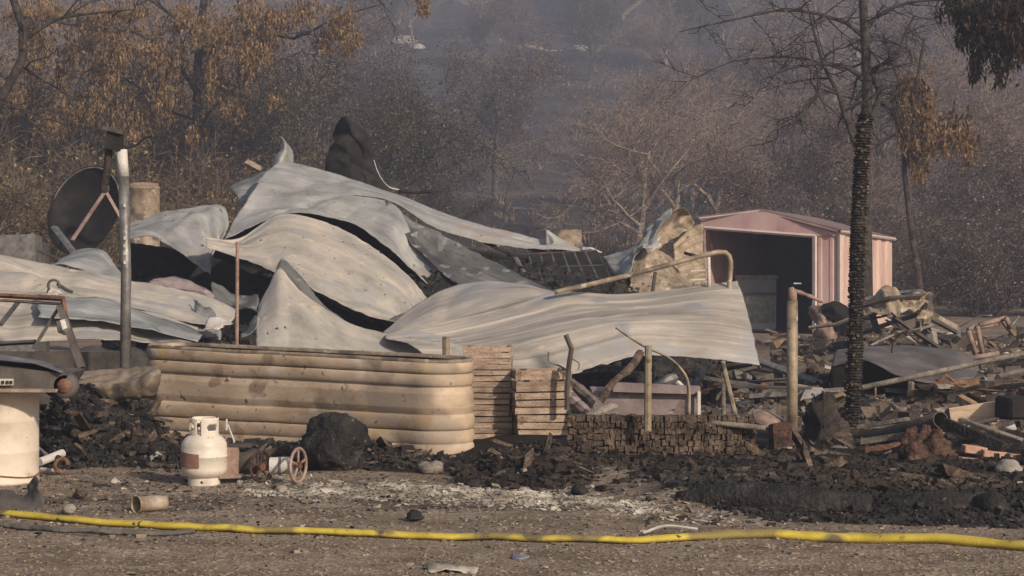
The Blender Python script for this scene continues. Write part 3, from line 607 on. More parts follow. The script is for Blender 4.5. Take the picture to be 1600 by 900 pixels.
sheet('roof_sheet', 'folded grey roof sheet hanging below the long top sheet', RS,
      [[(405, 284, 25.15), (460, 294, 25.1), (530, 305, 25), (603, 315, 24.9), (655, 368, 24.5), (722, 441, 24)],
       [(370, 335, 24.5), (445, 318, 24.6), (545, 328, 24.5), (612, 358, 24.3), (655, 405, 24.1), (706, 449, 23.8)],
       [(352, 373, 24.0), (450, 334, 24.2), (545, 347, 24.1), (606, 388, 23.9), (652, 430, 23.7), (690, 460, 23.6)]],
      M['sheet_grey'], 140, 70, .010, 4, .008, 1.3, seed=2, folds=6, fs_=.28)
sheet('roof_sheet', 'dull grey triangular sheet sloping right below the top roof sheet', RS,
      [[(604, 313, 24.85), (645, 345, 24.6), (690, 366, 24.3), (770, 408, 23.8), (868, 456, 23.0)],
       [(604, 317, 24.8), (640, 358, 24.4), (682, 397, 24.1), (730, 430, 23.6), (800, 452, 23.2)],
       [(603, 320, 24.75), (632, 365, 24.3), (672, 408, 23.9), (726, 450, 23.4), (790, 462, 23.1)]],
      M['sheet_dark'], 70, 30, .0, 3, .02, 2, seed=3, folds=3, fs_=.1)
sheet('roof_sheet', 'arched ash-coated sheet peppered with small burn holes in the middle of the wreck', RS,
      [[(322, 371, 23.2), (375, 371, 23.6), (440, 334, 24.0), (520, 352, 23.9), (590, 392, 23.6), (640, 432, 23.3), (670, 466, 22.9)],
       [(322, 378, 23.0), (370, 386, 23.2), (445, 380, 23.2), (520, 400, 23.1), (585, 430, 22.9), (635, 462, 22.7), (655, 485, 22.5)],
       [(322, 386, 22.8), (372, 402, 22.8), (445, 430, 22.4), (510, 462, 22.3), (560, 487, 22.2), (600, 498, 22.2), (625, 503, 22.1)]],
      M['sheet_tan'], 150, 90, .008, 5, .010, 1.4, seed=4, holes=34, folds=8, fs_=.16)
sheet('roof_sheet', 'underside flap of bent metal below the burn-holed arched sheet', RS,
      [[(485, 448, 22.4), (540, 478, 22.3), (585, 494, 22.3), (625, 502, 22.2), (668, 466, 22.9)], [(488, 452, 22.9), (540, 490, 22.8), (585, 510, 22.8), (622, 507, 22.7), (650, 492, 22.9)]],
      M['sheet_dark'], 40, 8, 0, 3, .02, 2, seed=5)
sheet('roof_sheet', 'pale front sheet sweeping up to a sharp peak behind the stock tank', RS,
      [[(402, 478, 21.0), (415, 452, 21.1), (437, 418, 21.2), (470, 452, 21.0), (510, 484, 20.8), (560, 509, 20.6), (620, 523, 20.4), (690, 531, 20.2), (745, 545, 20.0)],
       [(400, 505, 20.6), (412, 490, 20.7), (438, 475, 20.7), (475, 492, 20.6), (515, 512, 20.5), (565, 532, 20.3), (625, 545, 20.2), (690, 555, 20.0), (748, 566, 19.8)],
       [(402, 560, 20.0), (420, 560, 20.0), (445, 562, 20.0), (485, 566, 20.0), (525, 570, 19.9), (575, 578, 19.8), (630, 586, 19.7), (695, 594, 19.6), (752, 600, 19.5)]],
      M['sheet_tan'], 120, 48, .0, 8, 0.016, 1.4, seed=6, holes=6, folds=5, fs_=.15)
sheet('trim_strip', 'bent dark steel edging strip rising behind the pale peaked sheet', 'metal strip',
      [[(440, 403, 21.5), (475, 440, 21.4), (505, 478, 21.3), (540, 502, 21.2)], [(431, 420, 21.4), (466, 452, 21.3), (498, 486, 21.2), (535, 506, 21.1)]], M['sheet_dark'], 30, 5, .01, 2, .01, seed=7)
sheet('roof_sheet', 'domed pale upper lobe of metal above the broad ribbed sheet', RS,
      [[(597, 519, 20.8), (640, 486, 21.7), (690, 453, 22.2), (745, 439, 22.4), (805, 443, 22.2), (872, 456, 21.9)],
       [(600, 522, 20.5), (655, 498, 21.2), (705, 475, 21.7), (760, 462, 21.8), (815, 455, 21.8), (873, 458, 21.7)],
       [(602, 527, 20.35), (660, 514, 20.9), (715, 502, 21.2), (770, 488, 21.4), (820, 474, 21.5), (875, 461, 21.6)]],
      M['sheet_front'], 90, 30, .008, 3, .02, 1.3, seed=48, rag=.010, folds=2, fs_=.12)
sheet('roof_sheet', 'broad pale ribbed sheet draped across the front of the wreck, right of the stock tank', RS,
      [[(602, 524, 20.4), (660, 511, 20.95), (715, 499, 21.25), (770, 485, 21.45), (822, 471, 21.55), (875, 457, 21.6), (960, 461, 21.5), (1040, 455, 21.5), (1100, 446, 21.5), (1152, 438, 21.6)],
       [(606, 530, 20.2), (680, 528, 20.7), (735, 520, 20.9), (790, 509, 21.0), (845, 497, 21.05), (905, 489, 21.0), (980, 482, 20.95), (1050, 475, 21.0), (1110, 470, 21.0), (1164, 474, 21.1)],
       [(640, 538, 19.95), (700, 545, 20.1), (755, 545, 20.2), (810, 538, 20.3), (865, 527, 20.35), (925, 517, 20.4), (990, 510, 20.4), (1060, 506, 20.5), (1120, 508, 20.5), (1176, 520, 20.6)],
       [(690, 572, 19.6), (730, 576, 19.7), (775, 583, 19.7), (820, 590, 19.8), (865, 591, 19.9), (925, 577, 20.0), (985, 558, 20.1), (1055, 556, 20.2), (1120, 562, 20.2), (1187, 570, 20.3)]],
      M['sheet_front'], 150, 130, .016, 6, .012, .9, seed=8, rag=.006, folds=2, fs_=.10)
# left sheets
sheet('roof_sheet', 'pale tan sheet sliding down from the left edge behind the steel trestle', RS,
      [[(-40, 393, 21.5), (60, 410, 21.5), (160, 429, 21.5), (240, 443, 21.4), (330, 463, 21.3), (372, 484, 21.2)],
       [(-40, 425, 20.9), (60, 440, 20.9), (160, 452, 20.9), (240, 468, 20.9), (320, 486, 20.8), (362, 500, 20.8)],
       [(-40, 460, 20.4), (60, 465, 20.4), (160, 474, 20.4), (240, 490, 20.4), (310, 505, 20.4), (350, 512, 20.4)]], M['sheet_tan'], 90, 44, .012, 4, .03, 1.4, seed=9)
sheet('roof_sheet', 'bluish grey sheet lying under the pale tan sheet left of the stock tank', RS,
      [[(-40, 452, 20.3), (60, 455, 20.2), (150, 463, 20.2), (230, 484, 20.2), (310, 510, 20.1)],
       [(-40, 490, 19.8), (60, 492, 19.8), (150, 496, 19.8), (230, 510, 19.8), (305, 524, 19.8)],
       [(-40, 530, 19.4), (60, 532, 19.4), (150, 528, 19.4), (230, 532, 19.4), (300, 540, 19.4)]], M['sheet_front'], 90, 44, .018, 4, .03, 1.5, seed=10)
sheet('roof_sheet', 'long narrow bluish strip of siding behind the tall pole', 'siding strip',
      [[(60, 460, 20.0), (160, 470, 20.0), (260, 500, 20.0), (318, 520, 20.0)], [(60, 495, 19.5), (160, 502, 19.5), (255, 520, 19.5), (310, 532, 19.5)]], M['sheet_blue'], 40, 10, .012, 3, .02, seed=11)
sheet('roof_sheet', 'small pale green-grey sheet fragment standing left of the tall pole', RS,
      [[(92, 402, 23), (115, 390, 23.1), (150, 384, 23.2), (172, 392, 23.2), (192, 420, 23.1)], [(78, 412, 22.6), (110, 416, 22.5), (145, 424, 22.5), (170, 432, 22.5), (192, 440, 22.5)]], M['sheet_blue'], 30, 10, 0, 3, .03, 2, seed=12)
sheet('roof_sheet', 'creased grey sheet lying over the dark hollow right of the tall pole', RS,
      [[(200, 350, 24.5), (250, 338, 24.6), (300, 327, 24.7), (345, 320, 24.8), (358, 345, 24.5), (352, 372, 24.2)],
       [(200, 362, 24.1), (250, 352, 24.1), (290, 352, 24.1), (325, 358, 24.1), (338, 372, 24.0), (338, 385, 23.9)],
       [(200, 374, 23.8), (232, 372, 23.7), (262, 385, 23.6), (292, 402, 23.5), (318, 420, 23.4), (329, 428, 23.3)]], M['sheet_grey'], 80, 44, .0, 4, 0.018, 1.6, seed=13, holes=8, folds=7, fs_=.28)
sheet('roof_sheet', 'black panel hanging in the hollow under the creased grey sheet', RS,
      [[(300, 396, 24.2), (340, 402, 24.2), (400, 432, 24.1), (440, 452, 24)], [(240, 425, 24.2), (330, 455, 24.1), (385, 462, 24), (415, 468, 24)]], M['sheet_black'], 24, 8, seed=14)  # near-black sheet material over the whole panel
sheet('siding_fragment', 'dull mauve-grey siding fragment low in the hollow beside the pale peaked sheet', 'siding',
      [[(332, 438, 22.4), (352, 450, 22.4), (380, 456, 22.4), (404, 460, 22.3)], [(330, 470, 22.1), (350, 480, 22), (378, 484, 22), (402, 486, 22)]], M['sheet_dark'], 24, 8, .01, 3, .03, 3, seed=15)
sheet('siding_fragment', 'crumpled grey fragment standing on edge above the left end of the stock tank', 'siding',
      [[(300, 462, 20.9), (312, 470, 20.8), (330, 482, 20.8), (342, 500, 20.7)], [(302, 522, 20.4), (318, 524, 20.3), (330, 524, 20.3), (345, 526, 20.3)]], M['sheet_blue'], 20, 12, .01, 3, .06, 5, seed=16)
sheet('siding_fragment', 'small curled pale flap lying above the rim of the stock tank', 'siding',
      [[(326, 494, 20.2), (345, 492, 20.2), (366, 506, 20.1)], [(318, 522, 19.9), (340, 524, 19.8), (352, 516, 19.8)]], M['pale'], 16, 8, 0, 3, .02, 5, seed=17)
sheet('siding_fragment', 'thin curled flap right of the thin pink rod', 'siding',
      [[(374, 520, 20.0), (388, 512, 20.0), (396, 492, 20.0)], [(376, 526, 19.8), (392, 518, 19.8), (401, 495, 19.8)]], M['sheet_blue'], 16, 5, 0, 3, .01, 5, seed=18)
sheet('siding_fragment', 'grey-brown strip wedged between the dark hollow and the bluish sheets', 'siding',
      [[(245, 432, 22.4), (280, 434, 22.4), (320, 450, 22.3), (334, 462, 22.2)], [(232, 440, 22.0), (270, 450, 22.0), (310, 462, 22), (332, 470, 22)]], M['pinkpanel'], 20, 6, 0, 3, .02, 4, seed=19)
# peak details
sheet('siding_fragment', 'small grey flap at the upper left corner of the wreck', 'siding',
      [[(360, 290, 26), (390, 275, 26.1), (420, 262, 26.2)], [(372, 318, 25.6), (392, 302, 25.5), (405, 286, 25.4)]], M['sheet_blue'], 16, 10, 0, 3, .03, 3, seed=20)
sheet('siding_fragment', 'torn upright spike of metal at the very peak of the wreck', 'siding',
      [[(436, 214, 26.6), (440, 224, 26.6), (438, 234, 26.5), (430, 244, 26.4), (424, 262, 26.3)], [(438, 213, 26.5), (444, 222, 26.4), (446, 234, 26.3), (441, 246, 26.2), (438, 262, 26.2)], [(439, 214, 26.6), (447, 222, 26.6), (456, 234, 26.6), (459, 246, 26.6), (460, 264, 26.5)]], M['sheet_grey'], 24, 12, 0, 3, .006, 6, seed=21, rag=.006, folds=2)
mb = MB(); mb.tube([P(386, 254, 27), P(412, 268, 26.8)], .05, 4); tag(mb.build('board', M['wood']), 'short pale board end poking up left of the peak', 'board')
# black crumpled chimney-like sheet behind the ridge
o = sheet('charred_sheet', 'tall crumpled black panel standing behind the ridge of the wreck', 'charred panel',
      [[(515, 212, 27.2), (524, 194, 27.1), (537, 181, 27.0), (552, 190, 27.0), (568, 203, 27.1), (580, 216, 27.2)],
       [(519, 222, 27.05), (527, 212, 26.95), (540, 205, 26.9), (556, 212, 26.9), (571, 222, 27.0), (583, 234, 27.1)],
       [(511, 240, 27.1), (526, 236, 27.0), (543, 236, 26.9), (558, 240, 26.95), (575, 246, 27.0), (587, 254, 27.1)],
       [(506, 284, 27.1), (525, 290, 27.0), (545, 296, 26.9), (562, 301, 26.9), (585, 303, 27.0), (610, 303, 27.1)]], M['sheet_black'], 40, 40, 0, 1, .02, 2.0, seed=22, rag=.008, sm=False, folds=5, fs_=.3)
mb = MB(); mb.tube(resample([P(584, 250, 26.8), P(590, 268, 26.8), P(600, 285, 26.7), P(612, 295, 26.7), P(625, 297, 26.7)], 14), [.012]*9+[.016, .022, .028, .03, .02], 5, sq=.5); tag(mb.build('metal_strip', M['white']), 'pale thin bent strip at the right foot of the black panel', 'metal strip')
mb = MB(); mb.tube([P(624, 299, 26.6), P(650, 301, 26.8), P(684, 298, 27)], .028, 6); tag(mb.build('charred_stick', M['char']), 'thin black stick lying along the ridge right of the black panel', 'stick')
# right tip curls
sheet('siding_fragment', 'small tan curled scrap past the right tip of the long top sheet', 'siding',
      [[(866, 372, 25.6), (880, 362, 25.7), (896, 359, 25.8), (909, 360, 25.8)], [(868, 388, 25.3), (882, 388, 25.2), (898, 390, 25.2), (910, 392, 25.2)]], M['tansteel'], 30, 20, 0, 3, .01, 4, seed=24, folds=4, fs_=.3)
sheet('metal_strip', 'white scorched strip beside the small tan curled scrap', 'metal strip',
      [[(908, 383, 25.3), (925, 384, 25.2), (940, 390, 25.1)], [(908, 389, 25.2), (925, 390, 25.1), (940, 394, 25.0)]], M['white'], 14, 3, 0, 1, .02, 5, seed=25)
# curled cluster left of shed
sheet('roof_sheet', 'bluish grey sheet funnelling up into the tall curl left of the shed', RS,
      [[(941, 402, 25), (965, 392, 25.1), (985, 384, 25.2), (1002, 368, 25.3), (1022, 345, 25.5), (1050, 324, 25.7)],
       [(952, 418, 24.7), (970, 410, 24.6), (985, 402, 24.6), (1000, 385, 24.8), (1020, 358, 25.1), (1048, 334, 25.4)],
       [(962, 436, 24.4), (972, 434, 24.2), (982, 425, 24.2), (994, 400, 24.4), (1010, 375, 24.8), (1038, 346, 25.2)]], M['sheet_blue'], 40, 18, .006, 4, .05, 2.5, seed=26)
sheet('roof_sheet', 'tall tan curled sheet with a rounded hood left of the shed', RS,
      [[(988, 396, 25.0), (1004, 376, 25.1), (1022, 355, 25.3), (1042, 337, 25.5), (1058, 326, 25.6), (1070, 325, 25.7)],
       [(996, 400, 25.2), (1014, 382, 25.4), (1034, 362, 25.7), (1054, 346, 25.9), (1070, 336, 26.0), (1079, 336, 26.0)],
       [(1006, 402, 25.3), (1026, 390, 25.5), (1048, 376, 25.7), (1066, 364, 25.8), (1078, 356, 25.9), (1084, 348, 25.9)]], M['tansteel'], 44, 30, .0, 5, .008, 3, seed=27, folds=2, fs_=.12)
sheet('siding_sheet', 'pale ribbed siding panel leaning against the shed, behind the tall curl', 'siding',
      [[(1052, 384, 26.0), (1066, 368, 26.1), (1082, 354, 26.2), (1099, 350, 26.4)], [(1054, 405, 25.9), (1068, 404, 26.0), (1084, 402, 26.1), (1100, 398, 26.2)], [(1060, 455, 25.6), (1074, 455, 25.7), (1090, 454, 25.8), (1106, 452, 25.8)]], M['tansteel'], 26, 90, .035, 8, .008, 2, seed=28, folds=0, rag=.006)
sheet('siding_sheet', 'buff curved panel with burn slits in front of the tall curl', 'siding',
      [[(990, 388, 24.7), (1010, 386, 24.6), (1032, 392, 24.7), (1052, 404, 24.9)], [(986, 420, 24.4), (1010, 420, 24.3), (1040, 424, 24.4), (1066, 430, 24.6)], [(980, 460, 24.0), (1015, 462, 24.0), (1055, 464, 24.0), (1092, 460, 24.2)]],
      M['tansteel'], 44, 36, 0, 3, .012, 2.2, seed=29, holes=16, folds=4, fs_=.2)
sheet('siding_fragment', 'bright torn scrap at the throat of the tall curl', 'siding',
      [[(1004, 378, 24.6), (1020, 372, 24.6), (1034, 370, 24.6)], [(1004, 388, 24.4), (1018, 386, 24.3), (1030, 380, 24.3)]], M['pale'], 24, 10, 0, 1, .02, 6, seed=30, rag=.02)
# burnt grid screen behind front sheet
t = empty('burnt_screen', P(900, 460, 24.4), 'blackened gridded screen leaning in the hollow above the broad ribbed sheet', 'screen')
def quadpt(c, u, v):
    a = c[0].lerp(c[1], u); b = c[3].lerp(c[2], u); return a.lerp(b, v)
qc = [P(826, 396, 24.9), P(932, 392, 24.9), (P(968, 462, 24.0)), P(838, 462, 24.0)]
mb = MB(); V = [quadpt(qc, i/8, j/5)+Vector((0, .04+.03*n3(i, j, 2), 0)) for j in range(6) for i in range(9)]; mb.add(V, grid_faces(9, 6)); o = mb.build('backing', M['sheet_black'], t)
o.modifiers.new('t', 'SOLIDIFY').thickness = .02
for i in range(7):
    mb = MB(); mb.tube([quadpt(qc, i/6, 0), quadpt(qc, i/6, .5)+Vector((0, .02, .01)), quadpt(qc, i/6, 1)], .012, 4); mb.build('upright', M['steel'] if i != 6 else M['darkmetal'], t)
for j in range(4):
    mb = MB(); mb.tube([quadpt(qc, 0, j/3+.02), quadpt(qc, .5, j/3+.01), quadpt(qc, 1, j/3)], .012, 4); mb.build('crossbar', M['darkmetal'], t)
# dark heap of charred debris filling the inside of the wreck
def heap(name, label, pxr, Dr, topy, m, nu, nv, amp, seed, cat_='debris heap', kind='stuff'):
    V = []; pxs = np.linspace(pxr[0], pxr[1], nu); ds = np.linspace(Dr[0], Dr[1], nv)
    for D in ds:
        for px in pxs:
            f = (D-Dr[0])/(Dr[1]-Dr[0]); prof = math.sin(min(1, f*1.35)*math.pi/2)*(1 if f < .8 else max(0, 1-(f-.8)/.2)**.5)
            ed = min(1, (px-pxr[0])/60, (pxr[1]-px)/60); ed = max(0, ed)**.5
            zt = CZ-(np.interp(px, [q[0] for q in topy], [q[1] for q in topy])-CY)/F*Dr[1]
            x = X(px, D); g = gz(x, D)-.05
            z = g+max(0, (zt-g))*prof*ed
            if prof*ed > .05: z += amp*(n3(x*2.5+seed, D*2.5, 1)+.7*n3(x*7, D*7, seed)+.5*n3(x*17, D*17, seed))
            V.append((x, D, z))
    mb = MB(); mb.V = V; mb.F = grid_faces(nu, nv); o = mb.build(name, m); tag(o, label, cat_, kind=kind); return o
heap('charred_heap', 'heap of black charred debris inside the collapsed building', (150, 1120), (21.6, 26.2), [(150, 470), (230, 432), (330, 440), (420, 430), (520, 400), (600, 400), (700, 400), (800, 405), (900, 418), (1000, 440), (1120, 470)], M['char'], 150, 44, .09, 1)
heap('charred_heap', 'low mound of charred remains behind the stock tank on the left', (-60, 420), (18.6, 22.5), [(-60, 560), (100, 560), (200, 540), (300, 530), (420, 520)], M['charbrown'], 80, 30, .06, 4)
sheet('gap_shade_sheet', 'black sheet added under the roof sheets of the wreck to darken the gaps', 'wall', [[(203, 379, 25.1), (270, 388, 25.1), (325, 398, 25.1), (366, 362, 25.1), (395, 342, 25.1), (450, 322, 25.05), (520, 326, 25), (600, 342, 24.95), (690, 378, 24.8), (770, 394, 24.8), (850, 400, 24.8), (905, 401, 24.8)],  # added black sheet, stands in for shade seen through the roof gaps
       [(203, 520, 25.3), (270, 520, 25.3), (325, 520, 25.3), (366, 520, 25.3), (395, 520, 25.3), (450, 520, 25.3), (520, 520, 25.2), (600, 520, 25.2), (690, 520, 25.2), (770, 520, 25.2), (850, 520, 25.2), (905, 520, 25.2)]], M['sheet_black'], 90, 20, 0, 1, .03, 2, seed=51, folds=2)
# small charred bars and bits in the hollow
for (a, b, r, m, lab) in [((806, 403, 24.6), (822, 432, 24.0), .03, 'steel', 'pale bent bracket at the left edge of the burnt screen'),
        ((700, 352, 25.5), (800, 398, 24.8), .04, 'char', 'black rafter lying just under the long top sheet'),
        ((955, 470, 23.6), (985, 470, 23.6), .03, 'rustpink', 'short stub pipe under the slanting handrail'),
        ((1024, 425, 23.5), (1018, 470, 23.3), .022, 'darkmetal', 'thin upright bar below the slanting handrail'),
        ((1070, 395, 24.5), (1095, 402, 24.4), .04, 'char', 'black burnt stub beside the ribbed siding panel'),
        ((85, 355, 24), (135, 420, 22.8), .045, 'steel', 'flat grey steel strut leaning below the black dish'),
        ((60, 392, 24.5), (112, 412, 23.8), .03, 'darkmetal', 'dark steel strip behind the pale green-grey sheet')]:
    mb = MB(); mb.tube([P(*a), P(*b)], r, 5, sq=.5); tag(mb.build('metal_bar', M[m]), lab, 'metal bar')
# slanting handrail
t = empty('handrail', P(1000, 470, 21), 'tan steel handrail pipe slanting up right and hooking down over the ribbed sheet', 'handrail')
mb = MB(); mb.tube(resample([P(866, 457, 21.4), P(940, 440, 21.4), P(1010, 423, 21.4), P(1080, 404, 21.4), P(1122, 394, 21.4), P(1137, 397, 21.4), P(1142, 412, 21.4), P(1140, 440, 21.4), P(1140, 470, 21.3)], 40), .027, 10)
mb.build('rail_pipe', M['tansteel'], t, sm=True)
mb = MB(); mb.tube([P(1107, 400, 21.42), P(1108, 455, 21.42)], .02, 8); mb.build('post', M['pale'], t, sm=True)
for k, yy in enumerate((424, 438)):
    mb = MB(); mb.tube([P(1080, yy, 21.45), P(1107, yy-2, 21.43)], .012, 6); mb.build('crossbar', M['pale'], t)
# black dish, strut, drum behind
t = empty('satellite_dish', G(150, 27), 'large blackened round dish with crossing struts behind the tall pole', 'dish')
c = P(132, 328, 27); R = Matrix.Rotation(math.radians(72), 3, 'X'); R = Matrix.Rotation(math.radians(-30), 3, 'Z') @ R
prof = [(.0, -.16), (.2, -.15), (.4, -.10), (.54, -.04), (.60, 0), (.62, .012), (.61, .02), (.55, -.02), (.4, -.085), (.2, -.135), (.0, -.145)]
mb = MB(); mb.lathe(c, prof, 40, R); mb.build('dish', M['sheet_black'], t, sm=True)
mb = MB(); mb.tube([c+R @ Vector((.59*math.cos(a), .59*math.sin(a), .01)) for a in np.linspace(.3, 2.9, 20)], .014, 6); mb.build('rim', M['steel'], t, sm=True)
for a, b in (((166, 296, 26.4), (112, 376, 26.0)), ((164, 296, 26.4), (190, 342, 26.2))):
    mb = MB(); mb.tube([P(*a), P(*b)], .05 if a[0] == 166 else .03, 4, sq=.4); mb.build('strut', M['rustpink'], t)
mb = MB(); mb.blob(P(165, 294, 26.35), (.05, .05, .05), 2); mb.build('hub', M['steel'], t)
t = empty('water_drum', G(223, 30), 'upright tan scorched metal drum behind the creased grey sheet', 'drum')
h0 = P(223, 292, 30); base = G(223, 30)
mb = MB(); r = .245; H = h0.z-base.z
prof = [(0, 0), (r, 0)]+[(r*(1+.025*(k % 2 == 0 and k > 0)), H*.1*k) for k in range(1, 10)]+[(r, H-.04), (r*1.03, H-.03), (r*1.03, H), (r*.95, H+.01), (0, H+.02)]
mb.lathe(base, prof, 32); mb.build('shell', M['tansteel'], t, sm=True)
mb = MB(); mb.lathe(base, [(r*.94, H+.012), (r*.9, H+.05), (0, H+.07)], 32); mb.build('lid', M['rustpink'], t, sm=True)
# low far wall bits at left horizon
for i, (x0, x1, y0, y1, m, lab) in enumerate([(-20, 60, 368, 392, 'steel', 'grey burnt trailer side lying at the far left behind the tan sheet'), (20, 75, 380, 402, 'darkmetal', 'dark metal box behind the tan sheet at the far left')]):
    mb = MB(); D = 30+i; a = P(x0, y0, D); b = P(x1, y1, D); mb.box(((a.x+b.x)/2, D, (a.z+gz(a.x, D))/2), (b.x-a.x, .5, a.z-gz(a.x, D)), rotm(rz=4), .04); tag(mb.build('metal_box', M[m]), lab, 'metal box')

# ------------------------------------------------------------------ shed
t = empty('garden_shed', G(1230, 38), 'pink-tinged steel garden shed with its wide doorway gaping open', 'shed')
FL, FR, BR = P(1096, 342, 38.4), P(1311, 362, 37.2), P(1393, 374, 40.2)
BL = FL+(BR-FR); z0 = .02
def dn(p, z): return Vector((p.x, p.y, z))
apx = P(1190, 330, 38.0); apb = apx+(BR-FR)
dx = (FR-FL); dxn = Vector((dx.x, dx.y, 0)).normalized(); nf = Vector((dxn.y, -dxn.x, 0))  # front outward
sd = (BR-FR); sdn = Vector((sd.x, sd.y, 0)).normalized(); ns = Vector((sdn.y, -sdn.x, 0))
def ribbed(a, b, za0, za1, zb0, zb1, n, depth, nrm):
    """vertical ribbed wall from a to b with rib profile; top/bottom heights interpolated"""
    V = []; pts = []
    for k in range(n):
        for f, d in ((0, 0), (.18, 0), (.26, depth), (.48, depth), (.56, 0)): pts.append(((k+f)/n, d))
    pts.append((1, 0))
    for f, d in pts:
        q = a.lerp(b, f)+nrm*d; V.append((q.x, q.y, za0+(zb0-za0)*f))
    for f, d in pts:
        q = a.lerp(b, f)+nrm*d; V.append((q.x, q.y, za1+(zb1-za1)*f))
    m_ = len(pts); return V, [(i, i+1, m_+i+1, m_+i) for i in range(m_-1)]
def fl(f): return FL.lerp(FR, f)
# door opening from f=.04 to .78
d0, d1 = .03, .835; hz0, hz1 = P(1100, 356, 38.5).z, P(1276, 369, 37.6).z
def header(f): return hz0+(hz1-hz0)*(f-d0)/(d1-d0)
def addpart(nm, VF, m, th=.02):
    mb = MB(); mb.add(*VF); o = mb.build(nm, m, t); s = o.modifiers.new('t', 'SOLIDIFY'); s.thickness = th; s.offset = 0; return o
a, b = fl(d1), FR
for k in range(2):
    p, q = a.lerp(b, k/2), a.lerp(b, (k+1)/2)
    addpart('wall_panel', ribbed(p, q, z0, p.z-.0, z0, q.z, 1, .012, nf), M['shedpink'])
addpart('wall_panel', ribbed(FL, fl(d0), z0, FL.z, z0, fl(d0).z, 1, .01, nf), M['shedpink'])
# gable
gb = [fl(0), fl(.5), fl(1)]
Vg = []; nG = 12
for i in range(nG+1):
    f = i/nG; q = fl(f); top = np.interp(q.x, [FL.x, apx.x, FR.x], [FL.z, apx.z, FR.z]); bot = header(f) if f <= d1+.01 else q.z-.09
    Vg.append((q.x+nf.x*.03, q.y+nf.y*.03, min(bot, top-.01))); 
for i in range(nG+1):
    f = i/nG; q = fl(f); top = np.interp(q.x, [FL.x, apx.x, FR.x], [FL.z, apx.z, FR.z]); Vg.append((q.x+nf.x*.03, q.y+nf.y*.03, top))
addpart('gable', (Vg, [(i, i+1, nG+2+i, nG+1+i) for i in range(nG)]), M['shedpink'])
for k in range(3):
    p, q = FR.lerp(BR, k/3), FR.lerp(BR, (k+1)/3)
    addpart('wall_panel', ribbed(p, q, z0, p.z, z0, q.z, 2, .03, ns), M['shed_litside'])
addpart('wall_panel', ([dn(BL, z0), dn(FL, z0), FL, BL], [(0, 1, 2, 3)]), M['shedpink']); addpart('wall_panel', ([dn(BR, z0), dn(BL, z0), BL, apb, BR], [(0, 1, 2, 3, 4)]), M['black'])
ov = nf*.1; so_ = ns*.08
addpart('roof_panel', ([apx+ov+Vector((0, 0, .03)), FL+ov-ns*.06+Vector((0, 0, .03)), BL-ns*.06+Vector((0, 0, .03)), apb+Vector((0, 0, .03))], [(0, 1, 2, 3)]), M['shedroof'], .03)
addpart('roof_panel', ([apx+ov+Vector((0, 0, .032)), FR+ov+so_+Vector((0, 0, .025)), BR+so_+Vector((0, 0, .025)), apb+Vector((0, 0, .032))], [(0, 1, 2, 3)]), M['shedroof'], .03)
def bar(nm, a, b, r, m, par): mb = MB(); mb.tube([a, b], r, 4); return mb.build(nm, m, par)
p, q = fl(d0), fl(d1)
bar('door_header', Vector((p.x, p.y, header(d0)))+nf*.06, Vector((q.x, q.y, header(d1)))+nf*.06, .035, M['shedtrim'], t)
bar('door_jamb', dn(q, z0)+nf*.06, Vector((q.x, q.y, header(d1)))+nf*.06, .045, M['shedtrim'], t)
bar('door_jamb', dn(p, z0)+nf*.06, Vector((p.x, p.y, header(d0)))+nf*.06, .025, M['rustpink'], t)
bar('roof_trim', FR+ov+so_, BR+so_, .028, M['shedtrim'], t); bar('roof_trim', apx+ov*1.1, FR+ov*1.1, .025, M['shedroof'], t); bar('roof_trim', apx+ov*1.1, FL+ov*1.1, .022, M['shedtrim'], t)
bar('corner_trim', dn(FR, z0)+nf*.03+ns*.02, FR+nf*.03+ns*.02, .035, M['shedtrim'], t)
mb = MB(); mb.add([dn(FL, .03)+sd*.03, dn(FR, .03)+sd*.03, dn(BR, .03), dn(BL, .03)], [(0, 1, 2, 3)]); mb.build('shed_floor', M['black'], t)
# freezer inside
def box_px(px0, px1, ytop, D, depth, m, name, parent=None, base=None, rz=0, jit=0, dz=0):
    a = X(px0, D); b = X(px1, D); zt = CZ-(ytop-CY)/F*D; zb = gz((a+b)/2, D)+dz if base is None else CZ-(base-CY)/F*D
    mb = MB(); mb.box(((a+b)/2, D+depth/2, (zt+zb)/2), (b-a, depth, zt-zb), rotm(rz=rz), jit); return mb.build(name, m, parent)
t2 = empty('chest_freezer', G(1180, 39.2), 'grey chest freezer standing in the dark inside the shed doorway', 'freezer')
box_px(1150, 1213, 436, 39.4, .6, M['applgrey'], 'cabinet', t2); box_px(1148, 1216, 430, 39.35, .68, M['steel'], 'lid', t2, 436)
t2 = empty('metal_cabinet', G(1185, 38.5), 'low dark grey steel cabinet in front of the freezer at the shed doorway', 'cabinet')
box_px(1163, 1212, 461, 38.75, .35, M['applgrey'], 'cabinet_body', t2); box_px(1160, 1214, 458, 38.7, .42, M['darkmetal'], 'cabinet_top', t2, 461)
box_px(1165, 1210, 463, 38.74, .012, M['steel'], 'cabinet_door', t2, 505)

